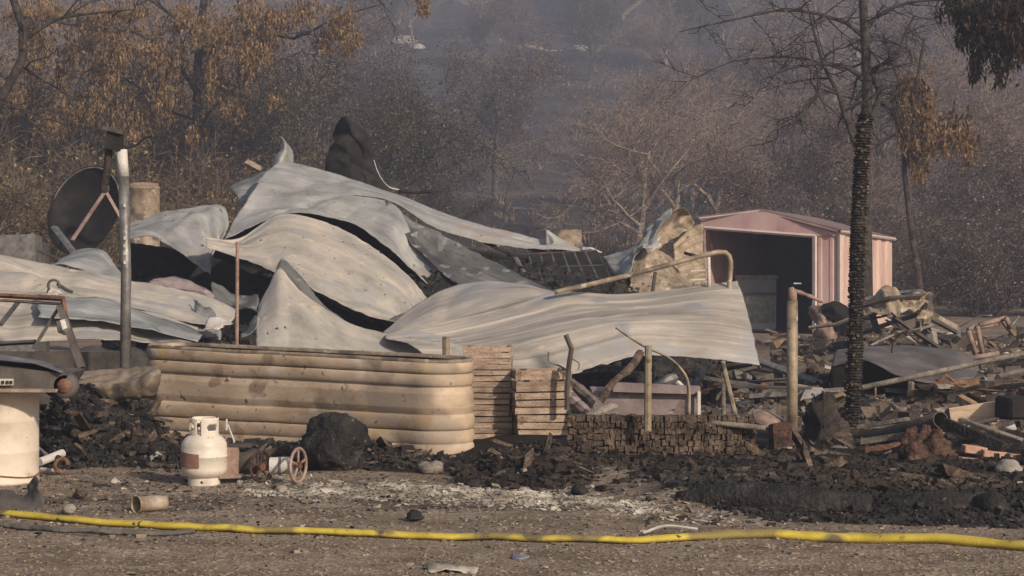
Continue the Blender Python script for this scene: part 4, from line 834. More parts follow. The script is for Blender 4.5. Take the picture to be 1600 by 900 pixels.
# ------------------------------------------------------------------ stock tank
pR = Vector((X(699, 15.75), 15.75, 0)); pL = Vector((X(222, 17.6), 17.4, 0))
ax = (pR-pL); Ltank = ax.length; axn = ax.normalized(); ctr = (pL+pR)/2+Vector((-axn.y, axn.x, 0))*.25
rw = .27; zb = gz(ctr.x, ctr.y)-.03
t = empty('stock_tank', (ctr.x, ctr.y, zb), 'long tan corrugated steel stock tank, scorched and rusty, in front of the wreck', 'stock tank')
prof = []; H = .765
grooves = [.125, .26, .56, .725, .87]
for i in range(121):
    f = i/120; z = H*(1-f)
    d = 0
    ks = [0]+grooves+[1.0]
    for a_, b_ in zip(ks[:-1], ks[1:]):
        if a_ <= f <= b_:
            w_ = (f-a_)/(b_-a_); h_ = .028 if not (a_ == .26) else .023
            d = h_*(math.sin(math.pi*w_)**.30 if a_ != .26 else min(1, 4*min(w_, 1-w_))**.7)
    prof.append((d, z))
def oval(off, n=36):
    out = []; hl = Ltank/2-rw
    for k in range(n+1):
        th = -math.pi/2+math.pi*k/n; out.append((hl+(rw+off)*math.cos(th), (rw+off)*math.sin(th)))
    for k in range(1, 26): out.append((hl-2*hl*k/26, rw+off))
    for k in range(n+1):
        th = math.pi/2+math.pi*k/n; out.append((-hl+(rw+off)*math.cos(th), (rw+off)*math.sin(th)))
    for k in range(1, 26): out.append((-hl+2*hl*k/26, -(rw+off)))
    return out
side = Vector((-axn.y, axn.x, 0))
def tankmesh(rings, name, m, cap=False):
    mb = MB(); V = []; n = None
    for off, z in rings:
        o_ = oval(off); n = len(o_)
        for (u, v) in o_:
            q = ctr+axn*u+side*v; dent = .018*n3(u*1.3, v*1.1+3, z*2)+.008*n3(u*4, v*4, z*5)
            V.append((q.x+side.x*dent, q.y+side.y*dent, zb+z*(1-.045*u/(Ltank/2))+.010*math.sin(u*1.1)+.006*n3(u*3, v, 8)))
    Fs = []
    for i in range(len(rings)-1):
        for k in range(n): k2 = (k+1) % n; Fs.append((i*n+k, (i+1)*n+k, (i+1)*n+k2, i*n+k2))
    if cap: Fs.append(tuple((len(rings)-1)*n+k for k in range(n)))
    mb.V = V; mb.F = Fs; o = mb.build(name, m, t, sm=True); return o
tankmesh([(d, z) for d, z in prof], 'tank_wall', M['tank'])
tankmesh([(d-.012, z) for d, z in prof[::4]], 'inner_wall', M['tank_in'], True)
tankmesh([(-.014, H-.005), (-.014, H+.018), (.004, H+.024), (.016, H+.01), (.014, H-.012), (.002, H-.014)], 'rolled_rim', M['tansteel'])
for k, (u, z) in enumerate([(-.55, .55), (.62, .52)]):
    q = ctr+axn*u-side*(rw+.018); mb = MB(); mb.lathe((q.x, q.y, zb+z), [(0, .012), (.012, .01), (.018, 0)], 12, Matrix.Rotation(math.radians(90), 3, 'X')); mb.build('rivet', M['rustpink'], t)

# ------------------------------------------------------------------ slatted crates
def crate(cx, cy, z, w, d, h, rz, n, label):
    t = empty('wooden_crate', (cx, cy, z), label, 'crate', 'wooden crates stacked behind the stock tank'); R = rotm(rz=rz); sl = h/n
    C = Vector((cx, cy, z))
    for i in range(n):
        zz = sl*(i+.5); j = random.uniform(-.006, .006)
        for (c_, dd) in (((j, -d/2, zz), (w+.02, .012, sl*.84)), ((j, d/2, zz), (w, .012, sl*.84)), ((-w/2, 0, zz), (.012, d-.03, sl*.84)), ((w/2, 0, zz), (.012, d-.03, sl*.84))):
            mb = MB(); mb.box(C+R @ Vector(c_), dd, R @ rotm(ry=random.uniform(-1.2, 1.2)), .0035); mb.build('slat', M['wood'], t)
    for sx in (-1, 1):
        for sy in (-1, 1):
            mb = MB(); mb.box(C+R @ Vector((sx*(w/2-.02), sy*(d/2-.02), h/2)), (.024, .024, h*.98), R); mb.build('corner_post', M['wood_grey'], t)
    mb = MB(); mb.box(C+Vector((0, 0, .012)), (w-.05, d-.05, .012), R); mb.build('crate_bottom', M['wood_grey'], t)
xx = X(768, 16.75); g = gz(xx, 16.75)
for k, pos in enumerate(('bottom crate of the taller slatted stack just right of the stock tank', 'second crate up in the taller slatted stack just right of the stock tank', 'third crate up in the taller slatted stack just right of the stock tank', 'top crate of the taller slatted stack just right of the stock tank')):
    crate(xx-.03+random.uniform(-.012, .012), 16.9, g-.02+k*.19, .37, .34, .186, random.uniform(-5, 1), 4, pos)
xx = X(846, 16.5); g = gz(xx, 16.5)
for k, pos in enumerate(('bottom crate of the shorter slatted stack left of the pink panel', 'middle crate of the shorter slatted stack left of the pink panel', 'top crate of the shorter slatted stack left of the pink panel')):
    crate(xx+random.uniform(-.01, .01), 16.7, g-.02+k*.182, .44, .34, .178, 10+random.uniform(-3, 3), 3 if k != 2 else 2, pos)

# ------------------------------------------------------------------ raised bed wall of charred timber blocks, cap pipe
t = empty('charred_wall', G(1030, 14.7), 'low wall of charred brown timber blocks below the pale rail', 'wall')
mb = MB(); rn = random.Random(3)
for r_ in range(9):
    px = 888
    while px < 1176:
        wpx = rn.uniform(5, 9.5); D = 14.75; x0 = X(px, D); x1 = X(px+wpx-.4, D)
        zz = .36-r_*.043; mb.box(((x0+x1)/2, D+rn.uniform(-.012, .012), zz+rn.uniform(-.006, .006)), (x1-x0, .10, .042), rotm(rn.uniform(-8, 8), rn.uniform(-4, 4), rn.uniform(-8, 8)), .004)
        px += wpx
o = mb.build('charred_blocks', M['charbrown'], t); o['kind'] = 'stuff'
mb = MB(); mb.box((X(1032, 14.9), 14.88, .17), (1.28, .16, .40), None, .006); mb.build('backing', M['charbrown'], t)
mb = MB(); mb.tube([P(888, 650, 14.9), P(1000, 655, 14.8), P(1100, 659, 14.75), P(1196, 669, 14.6)], .028, 8, sq=.7); tag(mb.build('rail', M['wood_grey'], sm=True), 'grey weathered rail lying along the top of the charred block wall', 'rail')
# mauve panel box
t = empty('fallen_cabinet', G(1010, 17.6), 'dusty mauve steel cabinet lying on its back behind the charred block wall', 'cabinet')
def quadbox(nm, c, depth, m, par, off=0):
    """quad of image-placed corners extruded in depth"""
    f = [Vector(p)+Vector((0, off, 0)) for p in c]; b = [p+Vector((0, depth, 0)) for p in f]
    mb = MB(); mb.add(f+b, [(0, 1, 2, 3), (7, 6, 5, 4), (0, 4, 5, 1), (1, 5, 6, 2), (2, 6, 7, 3), (3, 7, 4, 0)]); return mb.build(nm, m, par)
quadbox('cabinet_body', [P(925, 668, 17.6), P(1090, 668, 17.4), P(1090, 614, 17.4), P(925, 610, 17.6)], .5, M['pinkpanel'], t)
quadbox('cabinet_edge', [P(958, 612, 17.5), P(1094, 616, 17.35), P(1094, 604, 17.35), P(958, 598, 17.5)], .12, M['pinkpanel'], t, -.02)
quadbox('edge_trim', [P(1090, 668, 17.3), P(1095, 668, 17.3), P(1095, 612, 17.3), P(1090, 612, 17.3)], .05, M['pale'], t)
for (a, b, r, m, lab, nm) in [
        ((1012, 674, 14.55), (1013, 540, 14.55), .026, 'yellowpost', 'dull yellow steel post standing in front of the mauve cabinet', 'steel_post'),
        ((697, 560, 19.2), (697, 526, 19.2), .035, 'tansteel', 'stub of tan post showing above the tank rim', 'post'),
        ((1129, 566, 18.4), (1152, 662, 18.0), .024, 'yellowpost', 'yellowish pole leaning under the right end of the ribbed sheet', 'pole'),
        ((1130, 600, 18.6), (1131, 655, 18.4), .02, 'wood_grey', 'thin grey stake beside the leaning yellowish pole', 'stake'),
        ((371, 378, 18.4), (370, 560, 18.4), .016, 'rustpink', 'thin pinkish rod standing upright behind the stock tank', 'rod')]:
    mb = MB(); mb.tube([P(*a), P(*b)], r, 8); tag(mb.build(nm, M[m], sm=False), lab, nm.replace('_', ' '))
mb = MB(); mb.tube([P(884, 523, 16.4), P(893, 545, 16.4), P(889, 570, 16.4), P(886, 605, 16.4), P(886, 640, 16.4)], .024, 6); tag(mb.build('bent_post', M['darkmetal']), 'dark kinked iron post rising in front of the ribbed sheet', 'post')
mb = MB(); mb.tube(resample([P(857, 550, 16.5), P(858, 565, 16.5), P(875, 572, 16.5), P(889, 580, 16.45)], 12), .007, 5); mb.tube(resample([P(893, 560, 16.4), P(905, 568, 16.4), P(903, 578, 16.4)], 8), .006, 5); tag(mb.build('wire', M['steel']), 'loose curl of thin wire caught on the dark kinked post', 'wire')
mb = MB(); mb.tube(resample([P(962, 512, 16), P(985, 528, 16), P(1010, 543, 15.9), P(1040, 556, 15.9), P(1062, 575, 16), P(1075, 600, 16), P(1076, 650, 16)], 30), [.012+.012*i/29 for i in range(30)], 8, sq=.6); tag(mb.build('hoop', M['tansteel'], sm=True), 'pale bent hoop arching from the yellow post down to the mauve cabinet', 'hoop')
# debris under sheet: charred roots and timbers
for i, (pts, r, m, lab) in enumerate([
        ([(930, 640, 17.2), (955, 600, 17.4), (985, 575, 17.8), (1000, 552, 18.2)], .034, 'charbrown', 'crooked dark brown burnt branch leaning over the mauve cabinet'),
        ([(892, 598, 17.2), (920, 620, 17.0), (935, 635, 16.8)], .045, 'wood_grey', 'grey log end right of the shorter crate stack'),
        ([(895, 625, 16.6), (925, 650, 16.3)], .05, 'pinkpanel', 'mauve-grey board leaning right of the shorter crate stack'),
        ([(900, 660, 15.8), (960, 635, 16.5)], .035, 'wood_grey', 'narrow grey board slanting towards the mauve cabinet'),
        ([(915, 585, 19.5), (960, 580, 19.2), (1000, 592, 19)], .07, 'char', 'thick black log in the gap under the ribbed sheet'),
        ([(958, 545, 20.5), (965, 580, 20)], .05, 'char', 'upright black stub in the gap under the ribbed sheet'),
        ([(1000, 620, 18.6), (1030, 600, 18.7), (1055, 590, 18.8)], .045, 'steel', 'ashy bent pipe above the mauve cabinet'),
        ([(1040, 590, 18.8), (1062, 600, 18.8), (1070, 620, 18.7)], .03, 'pale', 'pale crumpled rod beside the bent hoop'),
        ([(1095, 580, 21), (1080, 610, 20.6)], .03, 'steel', 'grey stick under the right part of the ribbed sheet'),
        ([(860, 620, 17.5), (900, 610, 17.6)], .05, 'pinkpanel', 'mauve board end behind the shorter crate stack'), ]):
    mb = MB(); P_ = resample([P(*p) for p in pts], 8); mb.tube([Vector(tuple(p))+Vector((0, 0, .01*n3(k, i, 0))) for k, p in enumerate(P_)], [r*(.7+.5*random.random()) for _ in P_], 7); tag(mb.build('burnt_timber', M[m]), lab, 'burnt timber')

# ------------------------------------------------------------------ poles
t = empty('utility_pole', G(194, 17.4), 'tall grey steel conduit pole with a white band and black box on top', 'pole')
gb_ = G(194, 17.4)
mb = MB(); mb.tube([gb_, P(197, 430, 17.4), P(193, 275, 17.4)], .044, 14); mb.build('pole_shaft', M['steel'], t, sm=True)
mb = MB(); mb.tube([P(193, 276, 17.4), P(190, 234, 17.4)], .047, 14); mb.build('white_band', M['white'], t, sm=True)
mb = MB(); mb.tube([P(203, 560, 17.42), P(201, 300, 17.45)], .012, 6); mb.build('conduit', M['rust'], t, sm=True)
mb = MB()
mb.box(P(180, 218, 17.4), (.13, .12, .17), rotm(ry=6), .01); mb.build('junction_box', M['sheet_black'], t)
mb = MB(); mb.box(P(178, 204, 17.38), (.18, .16, .035), rotm(ry=14), .006); mb.build('box_hood', M['darkmetal'], t)
mb = MB(); mb.tube(resample([P(170, 232, 17.45), P(168, 260, 17.45), P(163, 290, 17.5), P(160, 300, 17.5)], 10), .035, 6); mb.build('weather_head', M['bark_dark'], t, sm=True)
mb = MB(); mb.tube(resample([P(192, 226, 17.4), P(200, 231, 17.4), P(215, 226, 17.4), P(226, 216, 17.4), P(238, 213, 17.4)], 12), .010, 5); mb.build('wire', M['black'], t)
for y in (321, 372, 384, 396, 410): 
    mb = MB(); mb.box(P(195, y, 17.35), (.02, .01, .03)); mb.build('pale_band', M['pale'], t)
# charred black pole with ringed bark
t = empty('charred_palm_trunk', G(1330, 16.8), 'tall slim charred trunk with ringed black bark standing right of the shed', 'trunk')
b0 = G(1328, 16.8, -.1); top = P(1350, 178, 16.8); n = 120; V = []; Fs = []; nn = 14; mb = MB()
pts = []; rs = []
for i in range(n*3+1):
    f = i/(n*3); p = b0.lerp(top, f)+Vector((.012*math.sin(f*7), 0, 0)); ring = (i % 3)
    pts.append(p); rs.append((.064-.004*f)*(1.09 if ring == 1 else .88)*(1+.12*n3(i*.37, 2, 1)))
mb.tube(pts, rs, nn); 
for k, v in enumerate(mb.V):
    a = n3(v[0]*40, v[1]*40, v[2]*14); s_ = .010*a; c = pts[min(k//nn, len(pts)-1)]; d = Vector((v[0]-c.x, v[1]-c.y, 0)); 
    if d.length > .001: d.normalize(); mb.V[k] = (v[0]+d.x*s_, v[1]+d.y*s_, v[2]+.006*n3(v[0]*60, v[1]*60, v[2]*30))
mb.build('ringed_trunk', M['char'], t)
mb = MB()
rn = random.Random(9)
for k in range(420):
    f = rn.random(); p = b0.lerp(top, f); th = rn.random()*6.283; r_ = .060-.004*f
    q = p+Vector((math.cos(th)*r_, math.sin(th)*r_, 0)); mb.box(q, (.026, .024, .014), rotm(rn.uniform(-30, 30), rn.uniform(-30, 30), math.degrees(th)), .004)
o = mb.build('bark_scales', M['charbrown'], t); o['kind'] = 'stuff'
# fence pipe post with arm
t = empty('pipe_post', G(1238, 15.4), 'rust-topped steel pipe gate post with a short arm reaching right', 'post')
mb = MB(); mb.tube([G(1238, 15.4, -.05), P(1238, 470, 15.4)], .041, 14); mb.build('pipe', M['tansteel'], t, sm=True)
mb = MB(); mb.tube([P(1238, 472, 15.4), P(1238, 458, 15.4), P(1236, 449, 15.4)], [.036, .034, .02], 12); mb.build('pipe_cap', M['rustpink'], t, sm=True)
mb = MB(); mb.tube(resample([P(1241, 454, 15.4), P(1255, 459, 15.4), P(1272, 466, 15.4), P(1286, 472, 15.4)], 10), [.016, .014, .018, .014, .013, .018, .014, .013, .013, .012], 8); mb.build('arm', M['rustpink'], t, sm=True)
mb = MB(); mb.tube([P(1240, 443, 15.4), P(1252, 443, 15.4)], .006, 5); mb.build('wire_stub', M['pale'], t)

# ------------------------------------------------------------------ left foreground: trestle, drum, curled sheet
t = empty('steel_trestle', G(60, 17), 'rusty steel trestle frame standing at the left edge', 'trestle')
for (a, b, r, m) in [((-50, 459, 17), (100, 467, 16.8), .030, 'rust'), ((-50, 466, 17), (95, 475, 16.85), .018, 'rustpink'), ((98, 466, 16.8), (104, 500, 16.8), .030, 'rust'), ((94, 478, 16.8), (128, 575, 16.6), .042, 'darkmetal'),
        ((92, 480, 16.85), (52, 545, 16.9), .022, 'steel'), ((-50, 540, 17.1), (56, 534, 17), .028, 'darkmetal'), ((0, 508, 17.3), (30, 470, 17.3), .03, 'steel')]:
    mb = MB(); mb.tube([P(*a), P(*b)], r, 4, sq=.7); mb.build('frame_bar' if a[0] != 94 else 'leg', M[m], t)
mb = MB(); mb.tube([P(96, 500, 16.7), P(100, 515, 16.7), P(105, 520, 16.7)], [.05, .055, .03], 8); mb.build('clamp', M['steel'], t)
t = empty('iron_hook', P(86, 452, 20), 'round iron hook loop lying on the pale tan sheet at the left', 'hook')
mb = MB(); cc = P(84, 446, 20.2); mb.tube([cc+Vector((.055*math.cos(a), 0, .055*math.sin(a))) for a in np.linspace(-.5, 3.7, 18)]+[P(74, 458, 20.2)], .014, 6); mb.build('loop', M['darkmetal'], t)
mb = MB(); mb.tube([P(90, 444, 20.2), P(104, 453, 20.3), P(112, 456, 20.4)], .018, 6); mb.build('shank', M['darkmetal'], t); mb = MB(); mb.blob(P(86, 458, 20.1), (.07, .03, .03), 3); mb.build('lug', M['pale'], t)
sheet('curved_panel', 'smooth grey curved panel lying at the left below the trestle', 'panel',
      [[(-40, 556, 16.6), (30, 560, 16.6), (75, 568, 16.6), (110, 582, 16.5)], [(-40, 562, 15.2), (30, 572, 15.2), (70, 582, 15.3), (100, 588, 15.4)]], M['steel'], 24, 8, 0, 1, .01, seed=31, folds=0)
mb = MB(); mb.box((X(60, 18.2), 18.2, .35), (1.6, .3, .62), rotm(rz=-2), .02); tag(mb.build('metal_box', M['darkmetal']), 'dull dark brown box standing behind the steel trestle', 'metal box')
sheet('brown_panel', 'brown dusty panel behind the foot of the tall pole', 'panel', [[(120, 545, 18.9), (150, 538, 18.9), (185, 546, 18.9), (245, 556, 18.8)], [(100, 585, 18.5), (150, 590, 18.5), (200, 590, 18.5), (245, 592, 18.4)]], M['darkmetal'], 24, 8, 0, 1, .03, 3, seed=32)
sheet('roof_sheet', 'curled buff metal sheet lying between the drum and the stock tank', RS,
      [[(112, 578, 16.5), (150, 578, 16.4), (190, 575, 16.3), (225, 570, 16.2), (246, 568, 16.15)], [(116, 596, 16.15), (155, 596, 16.0), (195, 592, 15.9), (228, 588, 15.85), (249, 584, 15.9)], [(140, 612, 16.1), (160, 622, 16.0), (195, 625, 15.95), (225, 622, 15.9), (243, 619, 15.95)]],
      M['tansteel'], 40, 16, 0, 1, .03, 3, seed=33, rag=.01)
gd = G(-2, 13.9); t = empty('cream_drum', gd, 'cream painted steel drum standing at the left edge of the picture', 'drum')
zt = CZ-(612-CY)/F*13.7-gd.z; r = .268
prof = [(0, 0), (r*1.01, 0), (r*1.01, .02), (r, .03), (r, zt*.33), (r*1.012, zt*.345), (r, zt*.36), (r, zt*.66), (r*1.012, zt*.675), (r, zt*.69), (r, zt-.02), (r*1.02, zt-.015), (r*1.02, zt), (0, zt)]
mb = MB(); mb.lathe(gd, prof, 40); mb.build('drum_shell', M['drum'], t, sm=False)
bpy.context.view_layer.update()
for p_ in t.children: p_.data.shade_smooth(); 
mb = MB(); zz = gd.z+.07; mb.tube([gd+Vector((r*1.02*math.cos(a), r*1.02*math.sin(a), .06+.012*math.sin(a*3))) for a in np.linspace(0, 6.283, 40)], .005, 5, cap=False); mb.build('hoop_wire', M['rust'], t)
t = empty('smoker_box', (gd.x+.05, gd.y, gd.z+zt), 'dark brown metal box with a domed lid resting on the cream drum', 'metal box')
dz = gd.z+zt
quadbox('box_body', [P(-70, 611, 13.55), P(90, 611, 13.55), P(108, 584, 13.55), P(-70, 566, 13.55)], .55, M['darkmetal'], t)
sheet('box_lid', None, None, [[(-70, 553, 13.6), (0, 558, 13.55), (50, 568, 13.55), (96, 583, 13.5)], [(-70, 552, 14.1), (0, 555, 14.1), (50, 562, 14.1), (98, 578, 14.1)]], M['steel'], 24, 6, 0, 1, .006, seed=34, parent=t, folds=0)
quadbox('bottom_rail', [P(-70, 613, 13.5), P(88, 613, 13.5), P(90, 608, 13.5), P(-70, 608, 13.5)], .1, M['tansteel'], t)
quadbox('rating_plate', [P(-14, 602, 13.52), P(20, 602, 13.52), P(20, 592, 13.52), P(-14, 592, 13.52)], .02, M['pale'], t)
for q in (-6, 2, 9, 15): quadbox('plate_mark', [P(q, 600, 13.51), P(q+4, 600, 13.51), P(q+4, 595, 13.51), P(q, 595, 13.51)], .012, M['black'], t)
t = empty('pulley_wheel', P(104, 620, 13.7), 'small black-rimmed wheel hub at the right end of the dark metal box', 'wheel')
RY = Matrix.Rotation(math.radians(90), 3, 'X') @ Matrix.Rotation(math.radians(0), 3, 'Y')
cc = P(103, 602, 13.6); mb = MB(); mb.lathe(cc, [(.03, -.05), (.07, -.05), (.085, -.03), (.085, .03), (.07, .05), (.03, .05)], 28, RY); mb.build('rim', M['darkmetal'], t, sm=True)
mb = MB(); mb.lathe(cc+Vector((0, -.035, 0)), [(0, .03), (.045, .03), (.05, 0), (.03, -.02), (0, -.01)], 24, RY); mb.build('hub', M['rust'], t, sm=True)
mb = MB(); mb.lathe(cc+Vector((-.07, .03, 0)), [(.05, -.04), (.08, -.04), (.08, .04), (.05, .04)], 24, RY); mb.build('belt', M['black'], t, sm=True)

# ------------------------------------------------------------------ propane cylinder
g = G(319, 13.75); t = empty('propane_cylinder', g, 'off-white propane cylinder with a faded maroon label standing on the dirt', 'propane cylinder')
r = .153
prof = [(0, .03)]+[(r*math.sin(a), .11-.085*math.cos(a)) for a in np.linspace(.25, math.pi/2, 9)]+[(r, .185), (r+.004, .188), (r+.004, .198), (r, .201), (r, .26)]+[(r*math.cos(a), .26+.095*math.sin(a)) for a in np.linspace(.1, 1.45, 10)]+[(0, .357)]
mb = MB(); mb.lathe(g, prof, 48); mb.build('tank_body', M['propane'], t, sm=True)
mb = MB(); mb.lathe(g, [(.104, 0), (.108, 0), (.108, .05), (.10, .052), (.10, 0)], 40); mb.build('foot_ring', M['propane'], t, sm=False)
mb = MB(); mb.tube([g+Vector((.0, -.109, .025)), g+Vector((.0, -.106, .025))], .009, 10); mb.build('foot_hole', M['black'], t)
def collar(a0, a1, hole):
    mb = MB(); n = 28; rows = 12; V = []; Fs = []
    for j in range(rows+1):
        for i in range(n+1):
            a = a0+(a1-a0)*i/n; z = .325+.125*j/rows; u = (i/n-.5); ee = max(0, abs(u)-.38)/.12; z2 = z-(.02*ee*ee if j == rows else 0)
            V.append(g+Vector((.098*math.cos(a), .098*math.sin(a), z2)))
    for j in range(rows):
        for i in range(n):
            u = (i+.5)/n; v = (j+.5)/rows
            if ((u-hole[0])/hole[1])**2+((v-.5)/hole[2])**2 < 1: continue
            Fs.append((j*(n+1)+i, j*(n+1)+i+1, (j+1)*(n+1)+i+1, (j+1)*(n+1)+i))
    mb.add(V, Fs); o = mb.build('collar', M['propane'], t, sm=True); s = o.modifiers.new('t', 'SOLIDIFY'); s.thickness = .004
collar(math.radians(-95), math.radians(20), (.42, .22, .20)); collar(math.radians(-190), math.radians(-112), (.52, .34, .24)); collar(math.radians(40), math.radians(160), (.5, .0001, .0001))
mb = MB(); mb.tube([g+Vector((-.01, 0, .35)), g+Vector((-.01, 0, .42))], .018, 10); mb.tube([g+Vector((-.05, -.02, .40)), g+Vector((.02, 0, .40))], .014, 8); mb.build('valve', M['rust'], t)
mb = MB(); V = []
for j in range(2):
    for i in range(17):
        a = math.radians(-178+i*84/16); V.append(g+Vector(((r+.0065)*math.cos(a), (r+.0065)*math.sin(a), (.125, .235)[j]-.02*(i/16)*(j))))
mb.add(V, [(i, i+1, 17+i+1, 17+i) for i in range(16)]); mb.build('label', M['proplabel'], t, sm=True)
# overturned cart with wheels behind it
t = empty('engine_cart', G(410, 13.7), 'burnt little engine cart with spoked iron wheels lying right of the propane cylinder', 'cart')
quadbox('bracket', [P(350, 746, 13.75), P(372, 744, 13.75), P(373, 698, 13.75), P(350, 698, 13.75)], .12, M['rustpink'], t)
quadbox('bracket_foot', [P(343, 748, 13.7), P(376, 747, 13.7), P(376, 742, 13.7), P(343, 743, 13.7)], .16, M['rustpink'], t)
quadbox('top_bar', [P(352, 699, 13.75), P(392, 699, 13.75), P(392, 695, 13.75), P(352, 695, 13.75)], .14, M['darkmetal'], t)
RX = Matrix.Rotation(math.radians(90), 3, 'Y')
def cyl(nm, a, b, r, m, n=24): mb = MB(); mb.tube([a, b], r, n); return mb.build(nm, m, t, sm=False)
cyl('motor_drum', P(374, 722, 13.85), P(402, 722, 13.85), .085, M['darkmetal']); cyl('canister', P(422, 728, 13.8), P(456, 727, 13.8), .058, M['pale']); cyl('canister_band', P(436, 728, 13.8), P(440, 728, 13.8), .062, M['steel'])
cyl('axle', P(395, 727, 13.8), P(470, 727, 13.75), .014, M['rust'], 8)
def wheel(cx, cy, D, R_, rzdeg, par, wm):
    c = P(cx, cy, D); Rm = rotm(rz=rzdeg) @ Matrix.Rotation(math.radians(90), 3, 'X')
    mb = MB(); n = 30; mb.tube([c+Rm @ Vector((R_*math.cos(a), R_*math.sin(a), 0)) for a in np.linspace(0, 2*math.pi, n+1)], .011, 8, cap=False); rim = mb.build('wheel', wm, par, sm=True)
    for k in range(5):
        a = k*2*math.pi/5+.3; mb = MB(); mb.tube([c+Rm @ Vector((.02*math.cos(a), .02*math.sin(a), 0)), c+Rm @ Vector((R_*math.cos(a), R_*math.sin(a), 0))], .008, 6); o = mb.build('spoke', wm, par); 
        o.parent = rim; o.location = (0, 0, 0)
    mb = MB(); mb.lathe(c, [(0, -.02), (.024, -.02), (.024, .02), (0, .02)], 14, Rm); o = mb.build('hub', M['rust'], par); o.parent = rim; o.location = (0, 0, 0)
wheel(466, 727, 13.65, .112, 68, t, M['rustpink']); wheel(408, 729, 13.75, .098, 50, t, M['burntrust'])
mb = MB(); mb.tube([P(354, 655, 14), P(354, 672, 14)], .008, 6); mb.tube([P(356, 664, 14), P(366, 690, 14), P(360, 700, 14)], .007, 6); tag(mb.build('wire', M['pale']), 'pale wire sticking up behind the propane cylinder', 'wire')

# ------------------------------------------------------------------ fire hoses
def hose(name, pts, r, m, label, n=220, sq=.62, dz=0):
    P_ = resample([G(px, 5120/(py-CY)) for px, py in pts], n)
    q = []
    for i, p in enumerate(P_): q.append(Vector((p[0], p[1]+.006*n3(i*.09, 3, 1), gz(p[0], p[1])+r*sq*.92+dz+.004*n3(i*.2, 1, 5))))
    V = []; Fs = []; k = 14
    for i, p in enumerate(q):
        t_ = (q[min(i+1, n-1)]-q[max(i-1, 0)]).normalized(); a = Vector((t_.y, -t_.x, 0)).normalized(); rr = r*(1+.16*n3(i*.13, 7, r*50))*((.85+.35*smooth(1050, 1150, p.x/p.y*F+CX)) if r > .03 else 1)
        for j in range(k):
            th = 2*math.pi*j/k; V.append(p+a*math.cos(th)*rr*1.1+Vector((0, 0, 1))*math.sin(th)*rr*sq)
    for i in range(n-1):
        for j in range(k): j2 = (j+1) % k; Fs.append((i*k+j, i*k+j2, (i+1)*k+j2, (i+1)*k+j))
    mb = MB(); mb.add(V, Fs); o = mb.build(name, m, sm=True); tag(o, label, 'fire hose')
hose('fire_hose', [(-80, 806), (0, 810), (150, 820), (300, 829), (450, 836), (600, 840), (750, 842), (850, 846), (960, 848), (1060, 847), (1120, 844), (1200, 842), (1300, 845), (1450, 850), (1600, 863), (1700, 872)], .037, M['hose'], 'yellow fire hose lying across the dirt in the foreground')
hose('fire_hose', [(-80, 822), (0, 826), (100, 833), (200, 838), (270, 838), (300, 834)], .025, M['hosegrey'], 'dirty grey hose lying just in front of the yellow hose at the left')
mb = MB(); mb.tube(resample([G(1005, 11.33)+Vector((0, 0, .02)), G(1040, 11.35)+Vector((0, 0, .05)), G(1090, 11.3)+Vector((0, 0, .035))], 12), .008, 6); tag(mb.build('stick', M['pale']), 'thin pale stick lying on the yellow hose', 'stick')
# can
t = empty('tin_can', G(232, 12.25), 'rusty open tin can lying on its side behind the hose', 'can')
c0 = G(212, 12.3, .052); c1 = G(256, 12.45, .046); mb = MB(); d = (c1-c0).normalized(); 
mb.tube([c0, c0.lerp(c1, .08), c0.lerp(c1, .12), c0.lerp(c1, .9), c1], [.052, .052, .048, .048, .050], 20, cap=False); o = mb.build('can_body', M['tansteel'], t, sm=True); o.modifiers.new('t', 'SOLIDIFY').thickness = .003
mb = MB(); mb.lathe(c1-d*.003, [(0, 0), (.047, 0)], 20, d.to_track_quat('Z', 'Y').to_matrix()); mb.build('can_bottom', M['rustpink'], t)
# dark crumpled sheet lower left
t = sheet('crumpled_sheet', 'crumpled dark metal scrap with an upright fin on the dirt at the lower left', 'metal scrap',
      [[(-30, 766, 12.9), (0, 764, 12.9), (20, 766, 12.9), (38, 772, 12.9), (46, 748, 12.85), (48, 746, 12.8)], [(-30, 780, 12.6), (0, 776, 12.6), (20, 776, 12.6), (36, 780, 12.6), (50, 775, 12.6), (62, 770, 12.6)], [(-30, 796, 12.5), (0, 796, 12.45), (20, 796, 12.45), (36, 796, 12.45), (56, 795, 12.45), (72, 793, 12.45)]],
      M['darkmetal'], 34, 16, 0, 1, .03, 5, seed=35)
# ------------------------------------------------------------------ right side: grey shell, frames, planks
t = empty('overturned_tub', G(1400, 20), 'dark grey rounded shell of an overturned tub behind the charred trunk', 'tub')
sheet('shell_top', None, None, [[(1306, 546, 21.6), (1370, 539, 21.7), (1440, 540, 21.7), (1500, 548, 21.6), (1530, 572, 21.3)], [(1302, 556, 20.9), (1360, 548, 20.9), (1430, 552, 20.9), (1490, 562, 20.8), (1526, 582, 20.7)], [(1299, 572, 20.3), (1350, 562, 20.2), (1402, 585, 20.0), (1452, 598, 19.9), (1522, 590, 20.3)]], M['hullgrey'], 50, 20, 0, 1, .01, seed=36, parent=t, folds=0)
sheet('hollow_shade_sheet', None, None, [[(1299, 572, 20.3), (1350, 562, 20.25), (1402, 585, 20.1), (1452, 598, 20.0)], [(1300, 640, 20.6), (1350, 640, 20.7), (1402, 640, 20.6), (1448, 640, 20.3)]], M['sheet_black'], 30, 12, 0, 1, .01, seed=37, parent=t, folds=0)  # black sheet painted as the shade of the hollow under the shell
t = empty('rusted_box_frame', G(1480, 20.3), 'ochre rusted panel with a cross-braced iron frame below the grey shell', 'frame')
quadbox('panel', [P(1432, 645, 20.1), P(1535, 642, 20.1), P(1530, 592, 20.1), P(1436, 600, 20.1)], .3, M['ochre'], t)
